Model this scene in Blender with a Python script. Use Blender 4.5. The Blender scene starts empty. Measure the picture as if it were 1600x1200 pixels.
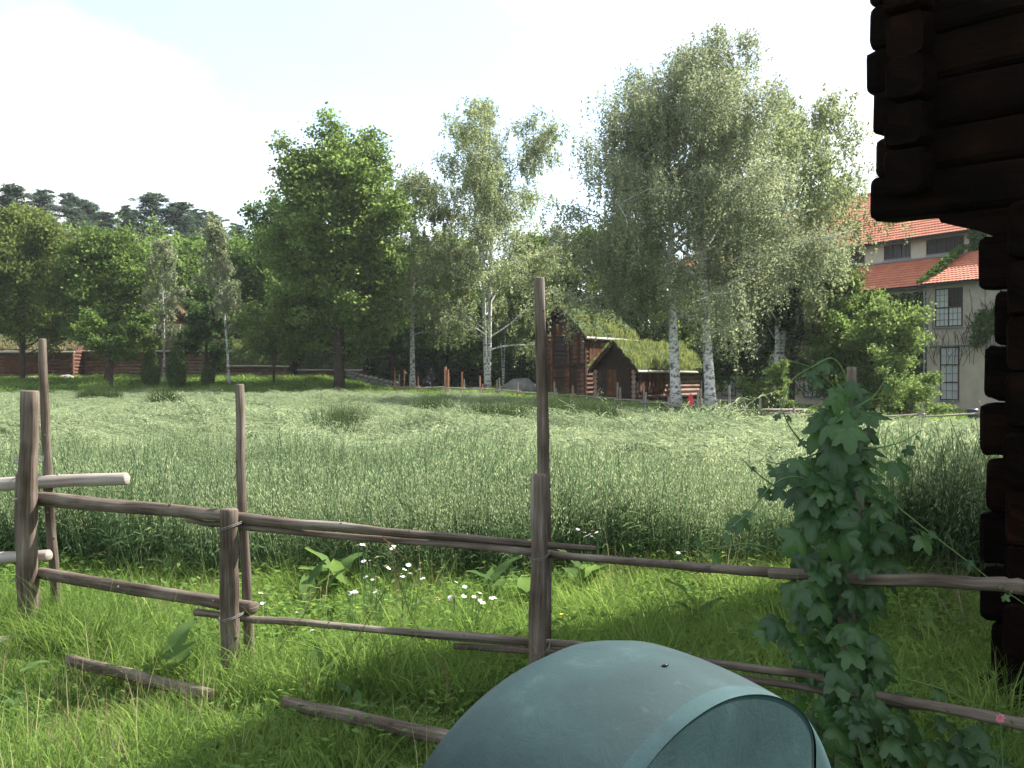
import bpy, math, random
import numpy as np
from mathutils import Vector, Matrix, noise as mnoise
R = math.radians
rng = np.random.default_rng(7); random.seed(7)
SC = bpy.context.scene; COL = SC.collection
# ---------------------------------------------------------------- camera, sky, sun, exposure
EYE = 1.6; HZ = 590.0
cd = bpy.data.cameras.new('camera'); cam = bpy.data.objects.new('camera', cd); COL.objects.link(cam)
cam.location = (0, 0, EYE); cam.rotation_euler = (R(90 - 0.36), 0, 0)
cd.sensor_width = 36; cd.lens = 36; cd.clip_start = 0.05; cd.clip_end = 3000
SC.camera = cam
SUN = Vector((0.88 * 0.68, 0.46 * 0.68, 0.73)).normalized()
w = bpy.data.worlds.new('World'); SC.world = w; w.use_nodes = True
nt = w.node_tree; nt.nodes.clear(); N = nt.nodes.new; Lk = nt.links.new
out = N('ShaderNodeOutputWorld'); sky = N('ShaderNodeTexSky'); sky.sky_type = 'NISHITA'; sky.sun_disc = False
sky.sun_elevation = math.asin(SUN.z); sky.sun_rotation = math.atan2(SUN.x, SUN.y)
b1 = N('ShaderNodeBackground'); b1.inputs[1].default_value = 0.12; Lk(sky.outputs[0], b1.inputs[0])
b2 = N('ShaderNodeBackground'); b2.inputs[1].default_value = 0.60
tc = N('ShaderNodeTexCoord'); mp = N('ShaderNodeMapping'); mp.inputs['Scale'].default_value = (1, 1, 2.6)
mp.inputs['Location'].default_value = (1.35, 0.7, 0.4)
Lk(tc.outputs['Generated'], mp.inputs[0])
nz = N('ShaderNodeTexNoise'); nz.inputs['Scale'].default_value = 1.9; nz.inputs['Detail'].default_value = 7; nz.inputs['Roughness'].default_value = .52
Lk(mp.outputs[0], nz.inputs['Vector'])
cr = N('ShaderNodeValToRGB'); cr.color_ramp.elements[0].position = .44; cr.color_ramp.elements[1].position = .6
cr.color_ramp.elements[0].color = (.2, .2, .2, 1)
Lk(nz.outputs['Fac'], cr.inputs[0])
nz2 = N('ShaderNodeTexNoise'); nz2.inputs['Scale'].default_value = 4.5; nz2.inputs['Detail'].default_value = 5; Lk(mp.outputs[0], nz2.inputs['Vector'])
cc = N('ShaderNodeValToRGB'); cc.color_ramp.elements[0].color = (.86, .93, 1, 1); cc.color_ramp.elements[1].color = (1, .995, .98, 1)
cc.color_ramp.elements[0].position = .3; cc.color_ramp.elements[1].position = .62
Lk(nz2.outputs['Fac'], cc.inputs[0]); Lk(cc.outputs[0], b2.inputs[0])
mx = N('ShaderNodeMixShader'); Lk(cr.outputs[0], mx.inputs[0]); Lk(b1.outputs[0], mx.inputs[1]); Lk(b2.outputs[0], mx.inputs[2]); Lk(mx.outputs[0], out.inputs[0])
sl = bpy.data.lights.new('sun', 'SUN'); sl.energy = 5.0; sl.angle = R(.6); sl.color = (1, .965, .90)
so = bpy.data.objects.new('sun', sl); COL.objects.link(so); so.rotation_euler = SUN.to_track_quat('Z', 'Y').to_euler(); so.location = (30, 20, 40)
SC.view_settings.view_transform = 'Standard'; SC.view_settings.look = 'None'; SC.view_settings.gamma = 1
SC.view_settings.use_curve_mapping = False; SC.view_settings.exposure = 1.5
SC.render.engine = 'CYCLES'; SC.cycles.max_bounces = 6; SC.cycles.transparent_max_bounces = 6

# ---------------------------------------------------------------- terrain
def sm(a, b, x):
    t = np.clip((np.asarray(x, float) - a) / (b - a), 0, 1); return t * t * (3 - 2 * t)
def H(x, y):
    x = np.asarray(x, float); y = np.asarray(y, float)
    z = sm(8, 45, y) * (.42 - .07 * np.clip(x, -1.2, 12))
    z = z + 1.0 * sm(57, 74, y) * sm(8, 14, -x)
    z = z + 8.0 * sm(84, 135, y) * sm(-15, 35, -x) + 3.0 * sm(80, 130, y) * sm(-20, 10, -x)
    return z + .02 * np.sin(x * 1.3 + y * .7) + .015 * np.sin(x * 2.9 - y * 1.9)
def Hf(x, y): return float(H(x, y))
def W(px, d): return (px - 800) / 1600 * d
def Z(py, d): return EYE + (HZ - py) / 1600 * d

# ---------------------------------------------------------------- tags
def tag(o, label=None, cat=None, group=None, kind=None):
    if label: o['label'] = label
    if cat: o['category'] = cat
    if group: o['group'] = group
    if kind: o['kind'] = kind
    return o
def empty(name, loc, label=None, cat=None, group=None, rz=0):
    o = bpy.data.objects.new(name, None); COL.objects.link(o); o.location = loc; o.rotation_euler = (0, 0, rz); o.empty_display_size = .2
    return tag(o, label, cat, group)
def link(name, me, parent=None):
    o = bpy.data.objects.new(name, me); COL.objects.link(o)
    if parent is not None:
        o.parent = parent
        if parent.type == 'EMPTY' and parent.parent is None:
            o.matrix_parent_inverse = Matrix.Identity(4)
    return o
# ---------------------------------------------------------------- materials
MATS = {}
def newmat(name):
    m = bpy.data.materials.new(name); m.use_nodes = True; m.node_tree.nodes.clear(); MATS[name] = m
    return m, m.node_tree.nodes.new, m.node_tree.links.new
def ramp(N, cols, pos=None):
    r = N('ShaderNodeValToRGB'); e = r.color_ramp.elements
    pos = pos or [i / (len(cols) - 1) for i in range(len(cols))]
    while len(e) < len(cols): e.new(.5)
    for i, c in enumerate(cols): e[i].position = pos[i]; e[i].color = (*c, 1)
    return r
def m_leaf(name, dark, light, trans=.35, rough=.6, attr='tint', sheen=0, vary=0):
    m, N, L = newmat(name); o = N('ShaderNodeOutputMaterial')
    a = N('ShaderNodeAttribute'); a.attribute_name = attr
    r = ramp(N, [dark, light]); L(a.outputs['Fac'], r.inputs[0])
    if vary:   # patches of riper and greener growth across the ground
        ge = N('ShaderNodeNewGeometry'); mpv = N('ShaderNodeMapping'); mpv.inputs['Scale'].default_value = (1, .55, .3); L(ge.outputs['Position'], mpv.inputs[0])
        nv = N('ShaderNodeTexNoise'); nv.inputs['Scale'].default_value = .8; nv.inputs['Detail'].default_value = 5; nv.inputs['Roughness'].default_value = .7; L(mpv.outputs[0], nv.inputs['Vector'])
        ma = N('ShaderNodeMath'); ma.operation = 'MULTIPLY_ADD'; ma.inputs[1].default_value = 1.6 * vary; ma.inputs[2].default_value = -.8 * vary; L(nv.outputs['Fac'], ma.inputs[0])
        mb_ = N('ShaderNodeMath'); mb_.use_clamp = True; L(ma.outputs[0], mb_.inputs[0]); L(a.outputs['Fac'], mb_.inputs[1]); L(mb_.outputs[0], r.inputs[0])
    d = N('ShaderNodeBsdfDiffuse'); t = N('ShaderNodeBsdfTranslucent'); g = N('ShaderNodeBsdfGlossy'); g.inputs['Roughness'].default_value = rough - .15
    g.inputs['Color'].default_value = (.8, .85, .8, 1)
    hs = N('ShaderNodeHueSaturation'); hs.inputs['Hue'].default_value = .485; hs.inputs['Value'].default_value = 1.75; hs.inputs['Saturation'].default_value = 1.1
    L(r.outputs[0], d.inputs[0]); L(r.outputs[0], hs.inputs['Color']); L(hs.outputs[0], t.inputs[0])
    m1 = N('ShaderNodeMixShader'); m1.inputs[0].default_value = trans; L(d.outputs[0], m1.inputs[1]); L(t.outputs[0], m1.inputs[2])
    if sheen <= 0: L(m1.outputs[0], o.inputs[0]); return m
    m2 = N('ShaderNodeMixShader'); m2.inputs[0].default_value = sheen * .5; L(m1.outputs[0], m2.inputs[1]); L(g.outputs[0], m2.inputs[2])
    L(m2.outputs[0], o.inputs[0]); return m
def m_wood(name, cols, su=18, sv=1.5, bump=.5, rough=.8, blotch=.35, dist=.01, spec=.12):
    """streaky wood, grain runs along the V axis of the UV map"""
    m, N, L = newmat(name); o = N('ShaderNodeOutputMaterial'); p = N('ShaderNodeBsdfPrincipled'); L(p.outputs[0], o.inputs[0])
    uv = N('ShaderNodeUVMap'); mp = N('ShaderNodeMapping'); mp.inputs['Scale'].default_value = (su, sv, 1); L(uv.outputs[0], mp.inputs[0])
    oi = N('ShaderNodeObjectInfo'); ad = N('ShaderNodeVectorMath'); ad.operation = 'MULTIPLY_ADD'
    cb = N('ShaderNodeCombineXYZ'); mu = N('ShaderNodeMath'); mu.operation = 'MULTIPLY'; mu.inputs[1].default_value = 37; L(oi.outputs['Random'], mu.inputs[0])
    for k in range(3): L(mu.outputs[0], cb.inputs[k])
    va = N('ShaderNodeVectorMath'); L(mp.outputs[0], va.inputs[0]); L(cb.outputs[0], va.inputs[1])
    n = N('ShaderNodeTexNoise'); n.inputs['Scale'].default_value = 1; n.inputs['Detail'].default_value = 8; n.inputs['Roughness'].default_value = .65; L(va.outputs[0], n.inputs['Vector'])
    r = ramp(N, cols); 
    n2 = N('ShaderNodeTexNoise'); n2.inputs['Scale'].default_value = 3; n2.inputs['Detail'].default_value = 3
    va2 = N('ShaderNodeVectorMath'); L(uv.outputs[0], va2.inputs[0]); L(cb.outputs[0], va2.inputs[1]); L(va2.outputs[0], n2.inputs['Vector'])
    mm = N('ShaderNodeMix'); mm.inputs[0].default_value = blotch; L(n.outputs['Fac'], mm.inputs[2]); L(n2.outputs['Fac'], mm.inputs[3])
    mr = N('ShaderNodeMapRange'); mr.inputs[1].default_value = .3; mr.inputs[2].default_value = .7; L(mm.outputs[0], mr.inputs[0])
    L(mr.outputs[0], r.inputs[0]); L(r.outputs[0], p.inputs['Base Color']); p.inputs['Roughness'].default_value = rough
    p.inputs['Specular IOR Level'].default_value = spec
    b = N('ShaderNodeBump'); b.inputs['Strength'].default_value = bump; b.inputs['Distance'].default_value = dist; L(n.outputs['Fac'], b.inputs['Height']); L(b.outputs[0], p.inputs['Normal'])
    return m
def m_noise(name, cols, scale=4, detail=6, rough=.85, bump=.3, dist=.02, stretch=(1, 1, 1), coord='Object', pos=None, spec=.3, metal=0):
    m, N, L = newmat(name); o = N('ShaderNodeOutputMaterial'); p = N('ShaderNodeBsdfPrincipled'); L(p.outputs[0], o.inputs[0])
    t = N('ShaderNodeTexCoord'); mp = N('ShaderNodeMapping'); mp.inputs['Scale'].default_value = stretch; L(t.outputs[coord], mp.inputs[0])
    n = N('ShaderNodeTexNoise'); n.inputs['Scale'].default_value = scale; n.inputs['Detail'].default_value = detail; n.inputs['Roughness'].default_value = .6; L(mp.outputs[0], n.inputs['Vector'])
    r = ramp(N, cols, pos); L(n.outputs['Fac'], r.inputs[0]); L(r.outputs[0], p.inputs['Base Color'])
    p.inputs['Roughness'].default_value = rough; p.inputs['Specular IOR Level'].default_value = spec; p.inputs['Metallic'].default_value = metal
    if bump:
        b = N('ShaderNodeBump'); b.inputs['Strength'].default_value = bump; b.inputs['Distance'].default_value = dist; L(n.outputs['Fac'], b.inputs['Height']); L(b.outputs[0], p.inputs['Normal'])
    return m
def m_plain(name, c, rough=.6, spec=.4): return m_noise(name, [tuple(v * .82 for v in c), tuple(min(1, v * 1.15) for v in c)], 6, 4, rough, .1, .005, spec=spec)

FENCE = m_wood('weathered_fence_wood', [(.018, .0135, .010), (.080, .060, .045), (.17, .137, .108), (.33, .30, .26)], 75, 3.0, 1.0, .85, .45, .006)
PALE = m_wood('bare_pale_wood', [(.15, .125, .105), (.31, .27, .235), (.42, .38, .34)], 60, 2.0, .7, .75, .4, .005)
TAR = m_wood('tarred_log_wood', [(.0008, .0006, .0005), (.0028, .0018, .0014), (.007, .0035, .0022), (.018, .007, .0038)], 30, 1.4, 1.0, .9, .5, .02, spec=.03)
BROWN = m_wood('brown_log_wood', [(.045, .024, .017), (.13, .065, .045), (.25, .13, .09)], 10, .8, .5, .85, .45)
ORANGE = m_wood('sunburnt_orange_wood', [(.03, .014, .009), (.095, .04, .02), (.21, .085, .038)], 10, .7, .4, .8, .5)
DARKWOOD = m_wood('dark_gable_wood', [(.012, .008, .006), (.035, .022, .016), (.07, .035, .022)], 10, .8, .4, .85, .4)
REDWALL = m_wood('red_painted_boards', [(.2, .025, .018), (.32, .05, .035)], 8, .8, .3, .8)
GREYLOG = m_wood('sun_greyed_logs', [(.10, .06, .048), (.26, .165, .13), (.42, .29, .24)], 10, .8, .5, .85, .45)
ORPOST = m_wood('fresh_orange_pole', [(.19, .085, .05), (.33, .16, .10), (.45, .25, .17)], 10, 1.2, .4, .8)
EAVE = m_noise('bleached_eave_edge', [(.3, .25, .2), (.62, .56, .48)], 6, 4, .85, .3)
STONE = m_noise('grey_stone', [(.10, .10, .095), (.28, .27, .25), (.4, .39, .36)], 3, 8, .9, .6, .05)
BARK = m_wood('dark_furrowed_bark', [(.018, .013, .010), (.06, .045, .034), (.12, .095, .075)], 7, .8, .9, .95, .3, .03)
PINEBARK = m_wood('ruddy_pine_bark', [(.05, .03, .02), (.16, .08, .045), (.24, .13, .08)], 7, .8, .8, .95, .3, .03)
def m_birch():
    m, N, L = newmat('white_birch_bark'); o = N('ShaderNodeOutputMaterial'); p = N('ShaderNodeBsdfPrincipled'); L(p.outputs[0], o.inputs[0])
    uv = N('ShaderNodeUVMap'); mp = N('ShaderNodeMapping'); mp.inputs['Scale'].default_value = (2.2, 6.5, 1); L(uv.outputs[0], mp.inputs[0])
    n = N('ShaderNodeTexNoise'); n.inputs['Scale'].default_value = 1.0; n.inputs['Detail'].default_value = 6; n.inputs['Roughness'].default_value = .7; L(mp.outputs[0], n.inputs['Vector'])
    r = ramp(N, [(.03, .028, .026), (.10, .09, .085), (.5, .49, .46), (.72, .71, .68)], [.36, .42, .5, .7]); L(n.outputs['Fac'], r.inputs[0])
    # rough dark foot of the trunk
    sx = N('ShaderNodeSeparateXYZ'); L(uv.outputs[0], sx.inputs[0]); mr = N('ShaderNodeMapRange'); mr.inputs[1].default_value = .2; mr.inputs[2].default_value = 1.3; L(sx.outputs[1], mr.inputs[0])
    mr.inputs[3].default_value = .55
    mx = N('ShaderNodeMix'); mx.data_type = 'RGBA'; L(mr.outputs[0], mx.inputs[0]); mx.inputs[6].default_value = (.13, .12, .11, 1); L(r.outputs[0], mx.inputs[7])
    L(mx.outputs[2], p.inputs['Base Color']); p.inputs['Roughness'].default_value = .7
    b = N('ShaderNodeBump'); b.inputs['Strength'].default_value = .5; b.inputs['Distance'].default_value = .02; L(n.outputs['Fac'], b.inputs['Height']); L(b.outputs[0], p.inputs['Normal']); return m
BIRCH = m_birch()
LF = dict(
    maple=m_leaf('maple_leaves', (.055, .095, .032), (.17, .24, .075), .55),
    birch=m_leaf('birch_leaves', (.09, .115, .066), (.29, .32, .19), .45),
    birchy=m_leaf('yellowish_birch_leaves', (.088, .12, .056), (.275, .315, .165), .5),
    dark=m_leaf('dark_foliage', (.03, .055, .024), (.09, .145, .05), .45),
    mid=m_leaf('mid_green_foliage', (.048, .085, .028), (.14, .205, .06), .5),
    olive=m_leaf('olive_foliage', (.05, .078, .026), (.15, .19, .062), .5),
    bright=m_leaf('bright_bush_foliage', (.065, .105, .034), (.19, .26, .09), .45),
    pine=m_leaf('blue_green_pine_needles', (.04, .065, .045), (.12, .165, .115), .3),
    cypress=m_leaf('juniper_sprays', (.035, .06, .024), (.11, .165, .055), .25),
    sod=m_leaf('sod_grass', (.08, .11, .036), (.27, .31, .12), .4),
    sodry=m_leaf('dry_sod_grass', (.16, .13, .07), (.38, .33, .19), .35),
    grass=m_leaf('lawn_grass_blades', (.055, .105, .027), (.20, .29, .085), .5, vary=.8),
    herb=m_leaf('meadow_herb_leaves', (.05, .098, .026), (.16, .25, .07), .45, vary=.5),
    dry=m_leaf('dry_straw', (.18, .14, .08), (.42, .36, .22), .3),
    oat=m_leaf('oat_leaves', (.038, .074, .036), (.125, .185, .085), .4, vary=.5),
    oathead=m_leaf('oat_panicles', (.115, .155, .082), (.33, .375, .215), .4, vary=.6),
    oatflat=m_leaf('lodged_oat_straw', (.088, .128, .068), (.31, .36, .21), .35, vary=1.0),
    weed=m_leaf('dark_field_weeds', (.022, .04, .016), (.07, .10, .04), .3),
    hop=m_leaf('hop_leaves', (.021, .055, .02), (.08, .165, .045), .42, .6, sheen=.06),
    dock=m_leaf('dock_leaves', (.045, .085, .035), (.12, .19, .06), .4),
    ivy=m_leaf('ivy_leaves', (.03, .07, .018), (.10, .17, .045), .3),
)
SOIL = m_noise('grassy_soil', [(.02, .028, .01), (.045, .07, .02), (.08, .12, .035)], 2.2, 8, .95, .5, .05)

# ---------------------------------------------------------------- mesh makers
def raw(name, V, F, mats, uvs=None, mi=None, smooth=False, tint=None):
    me = bpy.data.meshes.new(name); me.from_pydata([tuple(v) for v in V], [], F)
    for m in mats: me.materials.append(m)
    if uvs is not None:
        ul = me.uv_layers.new(name='UVMap'); ul.data.foreach_set('uv', np.array(uvs, 'f').ravel())
    if mi is not None: me.polygons.foreach_set('material_index', np.array(mi, 'i'))
    if smooth: me.polygons.foreach_set('use_smooth', np.ones(len(F), bool))
    if tint is not None:
        a = me.attributes.new('tint', 'FLOAT', 'POINT'); a.data.foreach_set('value', np.array(tint, 'f'))
    me.update(); return me
class MB:
    def __init__(s): s.V = []; s.F = []; s.U = []; s.M = []; s.mats = []; s.sm = False
    def mi(s, m):
        if m not in s.mats: s.mats.append(m)
        return s.mats.index(m)
    def face(s, idx, uv, m): s.F.append(tuple(idx)); s.U += uv; s.M.append(s.mi(m))
    def box(s, o, ax, ay, az, m):
        """box from corner o along three edge vectors; grain along the longest"""
        o, ax, ay, az = map(Vector, (o, ax, ay, az)); b = len(s.V)
        for k in range(8): s.V.append(o + ax * (k & 1) + ay * (k >> 1 & 1) + az * (k >> 2 & 1))
        L = [ax.length, ay.length, az.length]; lo = L.index(max(L))
        if ax.cross(ay).dot(az) < 0: fl = True
        else: fl = False
        for q, (i, j) in (((0, 2, 3, 1), (1, 0)), ((4, 5, 7, 6), (0, 1)), ((0, 1, 5, 4), (0, 2)), ((2, 6, 7, 3), (2, 0)), ((0, 4, 6, 2), (2, 1)), ((1, 3, 7, 5), (1, 2))):
            uv = []
            for v in q:
                c = [(v & 1) * L[0], (v >> 1 & 1) * L[1], (v >> 2 & 1) * L[2]]
                if lo == j: uv.append((c[i], c[j]))
                else: uv.append((c[j], c[i]))
            if fl: q = q[::-1]; uv = uv[::-1]
            s.face([b + v for v in q], uv, m)
    def tube(s, P, rad, m, n=8, cap=True, wob=0.0, seed=0, sq=1.0):
        P = [Vector(p) for p in P]; rn = random.Random(seed); b = len(s.V); tot = 0; vs = []
        up = None; prev = None
        ph = [rn.uniform(0, 6.28) for _ in range(4)]
        for i, p in enumerate(P):
            t = (P[min(i + 1, len(P) - 1)] - P[max(i - 1, 0)]).normalized()
            if up is None:
                up = Vector((0, 0, 1)) if abs(t.z) < .8 else Vector((1, 0, 0))
                up = (up - t * up.dot(t)).normalized()
            else: up = (up - t * up.dot(t)).normalized()
            sd = t.cross(up); r = rad[i] if hasattr(rad, '__len__') else rad
            if i: tot += (p - P[i - 1]).length
            vs.append(tot)
            for k in range(n):
                a = 2 * math.pi * k / n
                rr = r * (1 + wob * (math.sin(a * 2 + ph[0] + tot * 1.7) * .5 + math.sin(a * 3 + ph[1] - tot * 2.3) * .4 + rn.uniform(-.35, .35)))
                ca, sa = math.cos(a), math.sin(a)
                if sq != 1: ca = math.copysign(abs(ca) ** sq, ca); sa = math.copysign(abs(sa) ** sq, sa)
                s.V.append(p + up * (ca * rr) + sd * (sa * rr))
        circ = 2 * math.pi * (rad[0] if hasattr(rad, '__len__') else rad)
        for i in range(len(P) - 1):
            for k in range(n):
                k2 = (k + 1) % n; u0, u1 = circ * k / n, circ * (k + 1) / n
                s.face([b + i * n + k, b + i * n + k2, b + (i + 1) * n + k2, b + (i + 1) * n + k][::-1],
                       [(u0, vs[i]), (u1, vs[i]), (u1, vs[i + 1]), (u0, vs[i + 1])][::-1], m)
        if cap:
            for i, rv in ((0, False), (len(P) - 1, True)):
                q = [b + i * n + k for k in range(n)]; uv = [(math.cos(2 * math.pi * k / n) * .05, math.sin(2 * math.pi * k / n) * .05) for k in range(n)]
                if rv: q = q[::-1]; uv = uv[::-1]
                s.face(q, uv, m)
    def build(s, name, parent=None, smooth=False):
        me = raw(name, s.V, s.F, s.mats, s.U, s.M, smooth); return link(name, me, parent)
def sub(P0, P1, n, amp=0.0, seed=0, sag=0.0):
    rn = random.Random(seed); P0 = Vector(P0); P1 = Vector(P1); L = (P1 - P0).length; r = []
    a, b, c, d = [rn.uniform(-1, 1) for _ in range(4)]
    for i in range(n + 1):
        t = i / n; q = P0.lerp(P1, t); e = math.sin(t * math.pi)
        q += Vector((0, 0, 1)) * (amp * (a * math.sin(t * 5) + b * math.sin(t * 11) * .4) * (t * (1 - t) * 4) - sag * e)
        q += Vector((.7, .7, 0)) * (amp * (c * math.sin(t * 6) + d * math.sin(t * 13) * .4) * (t * (1 - t) * 4)); r.append(q)
    return r
def quads_mesh(name, Q, mat, tint):
    """Q (N,4,3) quads, tint (N,)"""
    n = len(Q); me = bpy.data.meshes.new(name); me.vertices.add(n * 4); me.vertices.foreach_set('co', Q.astype('f').ravel())
    me.loops.add(n * 4); me.loops.foreach_set('vertex_index', np.arange(n * 4, dtype='i'))
    me.polygons.add(n); me.polygons.foreach_set('loop_start', np.arange(0, n * 4, 4, dtype='i'))
    mats = mat if isinstance(mat, list) else [mat]
    for m in mats: me.materials.append(m)
    a = me.attributes.new('tint', 'FLOAT', 'POINT'); a.data.foreach_set('value', np.repeat(tint, 4).astype('f'))
    me.update(calc_edges=True); me.validate(); return me
def unit(v): return v / np.maximum(np.linalg.norm(v, axis=-1, keepdims=True), 1e-9)
def leaf_quads(C, size, aspect=.7, down=0.0, flat=0.0):
    """rhombic leaf clumps with random facing; down: hang downwards, flat: tend to lie level"""
    n = len(C); A = unit(rng.normal(size=(n, 3))); A[:, 2] = A[:, 2] * (1 - flat) - down; A = unit(A)
    B = rng.normal(size=(n, 3)); B = unit(np.cross(A, B)); s = (size * rng.uniform(.6, 1.35, n))[:, None] if np.isscalar(size) else size[:, None]
    bend = unit(np.cross(A, B)) * s * .12
    return np.stack([C - A * s * .5, C + B * s * .5 * aspect + bend, C + A * s * .5, C - B * s * .5 * aspect + bend], 1)

# ---------------------------------------------------------------- trees
def curve(p0, d0, L, n, up=0.0, wob=.12, rn=None):
    """branch polyline from p0, start direction d0; up>0 bends upward, <0 droops"""
    rn = rn or rng; P = [np.array(p0, float)]; d = unit(np.array(d0, float)); st = L / n
    for i in range(n):
        d = unit(d + np.array([0, 0, up / n]) + rn.normal(size=3) * wob); P.append(P[-1] + d * st)
    return np.array(P)
def tree_geo(h, Rr, kind, seed, r0, fb, n_limb, n_sub, n_leaf, ls, prof, trunk_m, leaf_m, lean=(0, 0), forks=1, strand=0.0, rise=.9, bend=-.3, sig=.3, aspect=.7, down=.2, flat=0., gaps=0.12, limb_r=.35, twig_hi=1.0, env=None):
    g = np.random.default_rng(seed); tr = MB(); br = MB(); tips = []; 
    stems = []
    for f in range(forks):
        if forks == 1: dx, dy = lean
        else:
            a = 2 * math.pi * f / forks + g.uniform(-.4, .4) + .3; dx, dy = lean[0] + math.cos(a) * .14 * Rr / forks ** .5, lean[1] + math.sin(a) * .14 * Rr / forks ** .5
        n = 14; P = []
        hh = h * (1 if f == 0 else g.uniform(.8, .97))
        for i in range(n + 1):
            t = i / n; wv = .012 * h * math.sin(t * 4 + f * 2 + seed) * t
            P.append(np.array([dx * t ** (1.25 if forks == 1 else .8) + wv, dy * t + .01 * h * math.sin(t * 5 + seed * 1.3) * t, hh * t]))
        P = np.array(P); rf = r0 / (forks ** .5)
        tr.tube([Vector(p) for p in P], [max(.012, rf * ((1 - t) ** .8 * .95 + .02) * (1 + .5 * math.exp(-t * 40))) for t in np.linspace(0, 1, n + 1)], trunk_m, 9, wob=.08, seed=seed + f)
        stems.append((P, rf, hh))
    for P, rf, hh in stems:
        nl = max(4, int(n_limb / forks))
        for i in range(nl):
            t = fb + (0.98 - fb) * ((i + g.uniform(0, 1)) / nl) ** .85; a = i * 2.399 + g.uniform(-.5, .5)
            q = t * (len(P) - 1); k = int(q); p0 = P[k] * (1 - (q - k)) + P[min(k + 1, len(P) - 1)] * (q - k)
            L = Rr * prof(t) * g.uniform(.75, 1.15)
            if g.random() < gaps: L *= .5
            rs = rise * (.4 + .9 * t); d0 = np.array([math.cos(a), math.sin(a), rs])
            B = curve(p0, d0, L * 1.1, 6, bend, .10, g)
            rb = max(.012, rf * limb_r * (1 - t) ** .6 + .012)
            br.tube([Vector(b) for b in B], [max(.008, rb * (1 - j / 6.5)) for j in range(7)], trunk_m, 5, cap=False)
            for j in range(n_sub):
                s = g.uniform(.25, 1.0) ** .8; q = s * 5.99; k = int(q); b0 = B[k] * (1 - (q - k)) + B[k + 1] * (q - k)
                a2 = a + g.uniform(-1.5, 1.5); d2 = np.array([math.cos(a2), math.sin(a2), g.uniform(-.25, .8) * twig_hi])
                L2 = max(.25, L * g.uniform(.18, .42) * (1.15 - s * .4)); T = curve(b0, d2, L2, 4, bend * 1.2, .15, g)
                br.tube([Vector(b) for b in T], [max(.005, .012 * (1 - jj / 5) + rb * .12) for jj in range(5)], trunk_m, 3, cap=False)
                tips.append((T, L2))
            tips.append((B[3:], L * .5))
    wts = np.array([t[1] for t in tips]) + .2; wts = wts / wts.sum(); cl = []; tn = []
    for (T, L2), wgt in zip(tips, wts):
        m = max(4, int(n_leaf * wgt)); base = g.uniform(-.22, .22)
        u = g.uniform(.1, 1, m) * (len(T) - 1); k = np.minimum(u.astype(int), len(T) - 2); f = (u - k)[:, None]
        c = T[k] * (1 - f) + T[k + 1] * f
        if strand > 0:
            ns = max(2, m // 22); sid = g.integers(0, ns, m); sl_ = g.uniform(.25, 1, ns) * strand
            u0 = g.uniform(.2, 1, ns) * (len(T) - 1); k0 = np.minimum(u0.astype(int), len(T) - 2); f0 = (u0 - k0)[:, None]
            s0 = T[k0] * (1 - f0) + T[k0 + 1] * f0 + g.normal(size=(ns, 3)) * [sig, sig, sig * .5]; v = g.uniform(0, 1, m)
            off = g.normal(size=(m, 3)) * sig * .16; outw = g.normal(size=(ns, 2)) * .12
            c2 = s0[sid] + off; c2[:, 2] -= v * sl_[sid]; c2[:, :2] += outw[sid] * v[:, None]
            mix = g.random(m) < .8; c = np.where(mix[:, None], c2, c + g.normal(size=(m, 3)) * sig * .6)
        else:
            nc = max(1, m // 30); cc_ = c[g.integers(0, m, nc)] + g.normal(size=(nc, 3)) * sig * .55; ci = g.integers(0, nc, m)
            blob = cc_[ci] + g.normal(size=(m, 3)) * np.array([sig, sig, sig * .5]) * .55
            mix = g.random(m) < .75; c = np.where(mix[:, None], blob, c + g.normal(size=(m, 3)) * sig * .6)
        cl.append(c); tn.append(np.clip(.5 + base * 1.1 + g.normal(size=m) * .14, 0, 1))
    C = np.concatenate(cl); T_ = np.concatenate(tn); keep = C[:, 2] > .3; C = C[keep]; T_ = T_[keep]
    if env:   # (radius x, radius y, centre height, radius z, boughs): rounded outer boughs of foliage
        ex_, ey_, ec, ez, nb = env; v = unit(g.normal(size=(nb, 3))) * (g.uniform(.25, 1, nb) ** .45)[:, None] * .93; bc = v * [ex_, ey_, ez] + [0, 0, ec]
        m = 85; k_ = np.repeat(np.arange(nb), m); sz = g.uniform(.35, .8, nb)[k_][:, None]
        c2 = bc[k_] + g.normal(size=(nb * m, 3)) * sz * [1, 1, .42]; c2[:, 2] -= .12 * ((c2[:, :2] - bc[k_][:, :2]) ** 2).sum(1)
        C = np.concatenate([C, c2]); T_ = np.concatenate([T_, np.clip(.5 + g.uniform(-.3, .3, nb)[k_] + g.normal(size=nb * m) * .2, 0, 1)])
        q_ = (C - [0, 0, ec]) / [ex_, ey_, ez]; rr_ = np.linalg.norm(q_, axis=1); u_ = q_ / np.maximum(rr_, 1e-6)[:, None]; lump = 1.02 + .10 * np.sin(u_[:, 0] * 6 + seed) * np.sin(u_[:, 2] * 7) + .07 * np.sin(u_[:, 1] * 9 + u_[:, 2] * 5)
        keep = rr_ < lump + g.normal(0, .05, len(rr_)); C = C[keep]; T_ = T_[keep]
    Q = leaf_quads(C, ls, aspect, down, flat)
    return tr, br, quads_mesh('crown', Q, leaf_m, T_)
GEO = {}
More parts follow.
